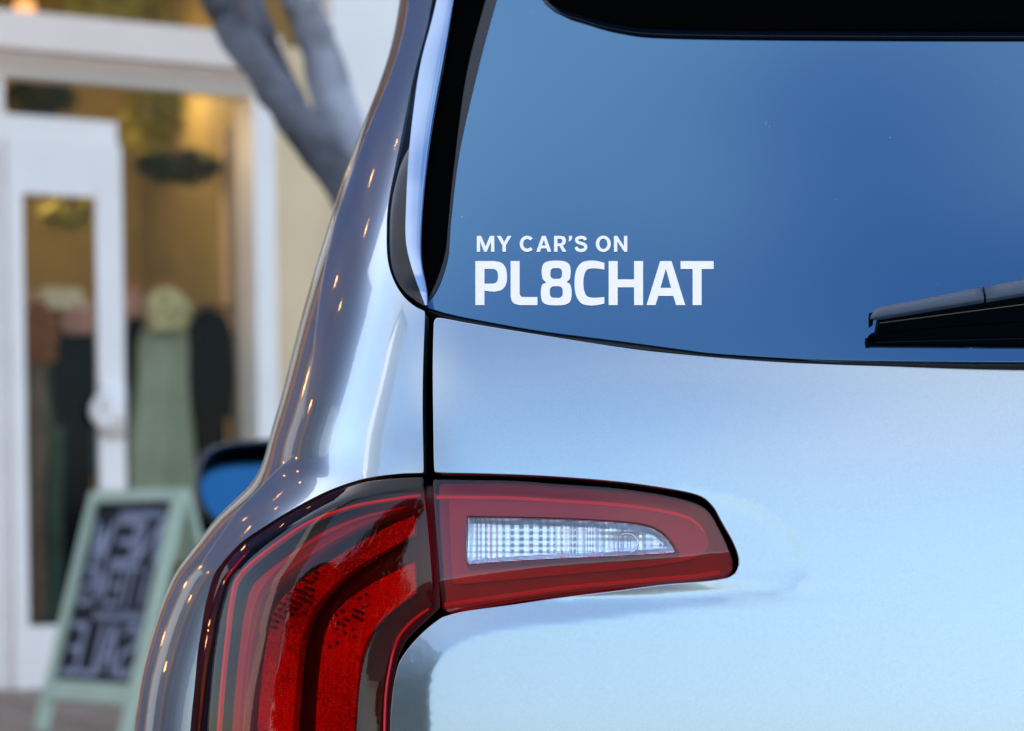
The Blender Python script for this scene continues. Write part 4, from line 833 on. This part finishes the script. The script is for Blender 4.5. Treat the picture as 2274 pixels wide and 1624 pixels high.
for v0, u0, u1 in ((.91, -.08, .21), (.345, -.10, .20)):
    b = MB(); uu = u0
    while uu < u1:
        h = SHt*random.uniform(.035, .055); v = S0+SHt*v0
        for (a, c) in (((uu, v), (uu+.012, v+h)), ((uu+.012, v+h), (uu+.024, v))):
            d = np.array(c)-np.array(a); nn = np.array([-d[1], d[0]])/np.linalg.norm(d)*.006; b.add([bf(x[0], .0055, x[1]) for x in (a+nn, a-nn, c-nn, c+nn)], [(0, 1, 2, 3)])
        uu += .03
    sgp('chalk_lettering', b, M['chalk'])

# =================================================================== TREE
tr = empty('street_tree', (0.0, 4.4, .1)); tag(tr, 'leaning grey street tree whose trunk forks beside the car', 'tree'); bpy.context.view_layer.update()
def limb(pts, m, name, y0=4.4):
    P = smooth_curve([(p[0], p[1]) for p in pts], 30); ys = np.array([p[1] for p in pts]); W = np.array([p[2] for p in pts]); D_ = np.array([p[3] for p in pts]); o_ = np.argsort(ys)
    V = [at_depth(x, y, float(np.interp(y, ys[o_], D_[o_]))) for x, y in P]; R = [float(np.interp(y, ys[o_], W[o_]))/2*(6.1/F) for x, y in P]
    b = MB(); b.tube([tuple(v) for v in V], R, 16)
    b.V = [tuple(np.array(v)+rng.normal(0, .003, 3)) for v in b.V]
    o = b.build(name, m, None, True); o.parent = tr; o.matrix_parent_inverse = tr.matrix_world.inverted()
limb([(1150, 1960, 150, 4.5), (1060, 1300, 140, 4.5), (960, 800, 130, 4.45), (860, 540, 120, 4.4), (800, 455, 112, 4.4), (760, 385, 105, 4.4)], M['bark'], 'trunk')
limb([(790, 440, 98, 4.38), (735, 365, 92, 4.35), (650, 255, 82, 4.3), (575, 150, 76, 4.3), (510, 50, 80, 4.3), (470, -40, 84, 4.3), (400, -200, 70, 4.2), (250, -500, 50, 4.1)], M['bark'], 'branch')
limb([(745, 385, 70, 4.5), (690, 290, 56, 4.5), (640, 190, 46, 4.5), (600, 100, 42, 4.5), (572, 30, 46, 4.5), (540, -60, 50, 4.5), (500, -400, 40, 4.7)], M['bark'], 'branch')
limb([(820, 470, 100, 4.42), (775, 350, 118, 4.45), (745, 240, 100, 4.45), (715, 120, 88, 4.45), (672, 10, 82, 4.4), (640, -80, 80, 4.4), (600, -420, 60, 4.4)], M['bark2'], 'branch')
cb = MB()
for _ in range(2600):
    p = Vector((random.gauss(-.6, 1.1), random.gauss(0.0, .9), random.gauss(5.2, .7)));
    if p.z < 3.6: continue
    a = Vector((random.gauss(0, 1), random.gauss(0, 1), random.gauss(0, 1))).normalized(); q = a.orthogonal().normalized(); cb.add([tuple(p-a*.07), tuple(p+q*.03), tuple(p+a*.07), tuple(p-q*.03)], [(0, 1, 2, 3)])
o = cb.build('crown', M['leaf'], tr); o.location = (0, 0, 0)

# =================================================================== STRING LIGHTS (mirrored in the car's flank)
def string(A, B, n, sag, lab):
    A, B = Vector(A), Vector(B); r = empty('string_light', tuple(A)); tag(r, lab, 'string lights', 'string lights over the pavement')
    pts = [A.lerp(B, i/(n*2))-Vector((0, 0, sag*4*(i/(n*2))*(1-i/(n*2)))) for i in range(n*2+1)]
    b = MB(); b.tube([tuple(p-A) for p in pts], .006, 6); b.build('cable', M['cable'], r)
    me = None
    for i in range(1, n*2, 2):
        if me is None: bb = MB(); bb.ball((0, 0, 0), .045); o = bb.build('bulb', M['bulb'], r, True); me = o.data
        else: o = link('bulb', me, None, r)
        o.location = pts[i]-A-Vector((0, 0, .05))
string((-4.4, 3.4, 5.4), (-4.9, 4.6, 1.0), 6, .06, 'steep string of warm bulbs hanging by the side building')
string((-4.0, 4.6, 4.6), (-4.6, 6.2, 1.1), 5, .10, 'steep string of warm bulbs hanging next to the shop corner')

side_b = empty('side_building', (-7, 0, 0)); tag(side_b, 'low grey side building with dark windows left of the car, mirrored in its flank', 'building')
for y0_, y1_, mm_, xo in ((2.2, 3.0, 'pale', 0), (3.0, 3.7, 'lav', .03), (3.7, 4.5, 'dark', -.05), (4.5, 4.9, 'lav', .05), (4.9, 5.5, 'dark', -.05), (5.5, 5.9, 'wood', .06), (5.9, 6.6, 'lav', 0)):
    MB().box((-1, y0_, 0), (xo, y1_, 3.6)).build('wall_panel', M[mm_], side_b)
MB().box((-1, 2.2, 3.6), (.08, 6.6, 5.6)).build('upper_wall', M['lav'], side_b)
tw = empty('white_tower', (-6, -2.1, 0)); tag(tw, 'narrow white gable standing left behind the car, mirrored as a bright streak', 'building')
MB().box((-1.6, -.5, 0), (0, .5, 6.0)).build('wall', M['tower'], tw); MB().box((-1.7, -.6, 6.0), (.1, .6, 6.15)).build('roof', M['dark'], tw)

# =================================================================== WORLD BEHIND THE CAMERA (mirrored in paint and lamps)
n = 120; V = []; 
for j, (r, f) in enumerate(((150, 0), (170, 1), (260, 1.2))):
    for i in range(n):
        a = 2*math.pi*i/n; hgt_ = f*.55*(7+3.5*math.sin(3*a+1)+2.5*math.sin(7*a)+1.2*math.sin(17*a+2)); V.append((r*math.cos(a), r*math.sin(a), hgt_-.5))
raw('hills', V, [(j*n+i, j*n+(i+1) % n, (j+1)*n+(i+1) % n, (j+1)*n+i) for j in range(2) for i in range(n)], M['hill'], None, True)['kind'] = 'structure'
def treeline(c, n_blob, spread_, hgt_, seed):
    random.seed(seed); b = MB()
    for _ in range(n_blob):
        bx, by = c[0]+random.uniform(-spread_, spread_), c[1]+random.uniform(-3, 3); hh = hgt_*random.uniform(.6, 1.1)
        for _k in range(620):
            v = Vector((random.gauss(0, 1), random.gauss(0, 1), random.gauss(0, 1))).normalized()*random.random()**.35; p = Vector((bx+v.x*hh*.33, by+v.y*hh*.33, hh*.62+v.z*hh*.38))
            a = Vector((random.gauss(0, 1), random.gauss(0, 1), random.gauss(0, 1))).normalized(); q = a.orthogonal().normalized(); s_ = .17; b.add([tuple(p-a*s_), tuple(p+q*s_*.6), tuple(p+a*s_), tuple(p-q*s_*.6)], [(0, 1, 2, 3)])
        b.tube([(bx, by, 0), (bx, by, hh*.5)], .15, 6)
    return b
o = treeline((-19, -34), 8, 8, 6.5, 3).build('treeline', M['leaf']); o['kind'] = 'stuff'; o['label'] = 'row of trees across the street'
o = treeline((26, -44), 6, 8, 3.6, 5).build('treeline', M['leaf']); o['kind'] = 'stuff'; o['label'] = 'row of trees farther down the street'
for i, (x_, y_, h_, lb) in enumerate(((-13.5, -9.0, 5.6, 'round dark tree across the street, mirrored in the left lamp'), (-8.6, -13.5, 6.2, 'tallest dark tree across the street, middle of the three'), (-11.2, -11.8, 5.2, 'lower dark tree between the two taller ones across the street'))):
    t_ = empty('dark_tree', (x_, y_, 0)); tag(t_, lb, 'tree', 'dark trees across the street'); b = MB(); b.tube([(0, 0, 0), (.1, 0, h_*.5)], [.2, .1], 8); b.build('trunk', M['bark'], t_); b = MB()
    for _ in range(5200):
        v = Vector((random.gauss(0, 1), random.gauss(0, 1), random.gauss(0, 1))).normalized()*random.random()**.33; p = Vector((v.x*2.6, v.y*2.6, h_*.55+v.z*h_*.45)); p += Vector((math.sin(p.z*3+i), math.cos(p.z*2.3), 0))*.25
        a = Vector((random.gauss(0, 1), random.gauss(0, 1), random.gauss(0, 1))).normalized(); q = a.orthogonal().normalized(); b.add([tuple(p-a*.16), tuple(p+q*.09), tuple(p+a*.16), tuple(p-q*.09)], [(0, 1, 2, 3)])
    b.build('crown', M['leaf'], t_)
hb_ = empty('white_house', (-24, -16, 0)); tag(hb_, 'white sunlit house across the street, only mirrored in the car paint', 'house')
MB().box((-4, -3, 0), (4, 3, 5.5)).build('wall', M['pale'], hb_); MB().add([(-4.4, -3.4, 5.5), (4.4, -3.4, 5.5), (4.4, 3.4, 5.5), (-4.4, 3.4, 5.5), (-4, 0, 7.2), (4, 0, 7.2)], [(0, 1, 5, 4), (2, 3, 4, 5), (0, 4, 3), (1, 2, 5), (0, 3, 2, 1)]).build('roof', M['wood'], hb_)
for i in range(3): MB().box((3.98, -2.2+i*1.6, 2), (4.05, -1.4+i*1.6, 3.4)).build('window', M['dark'], hb_)
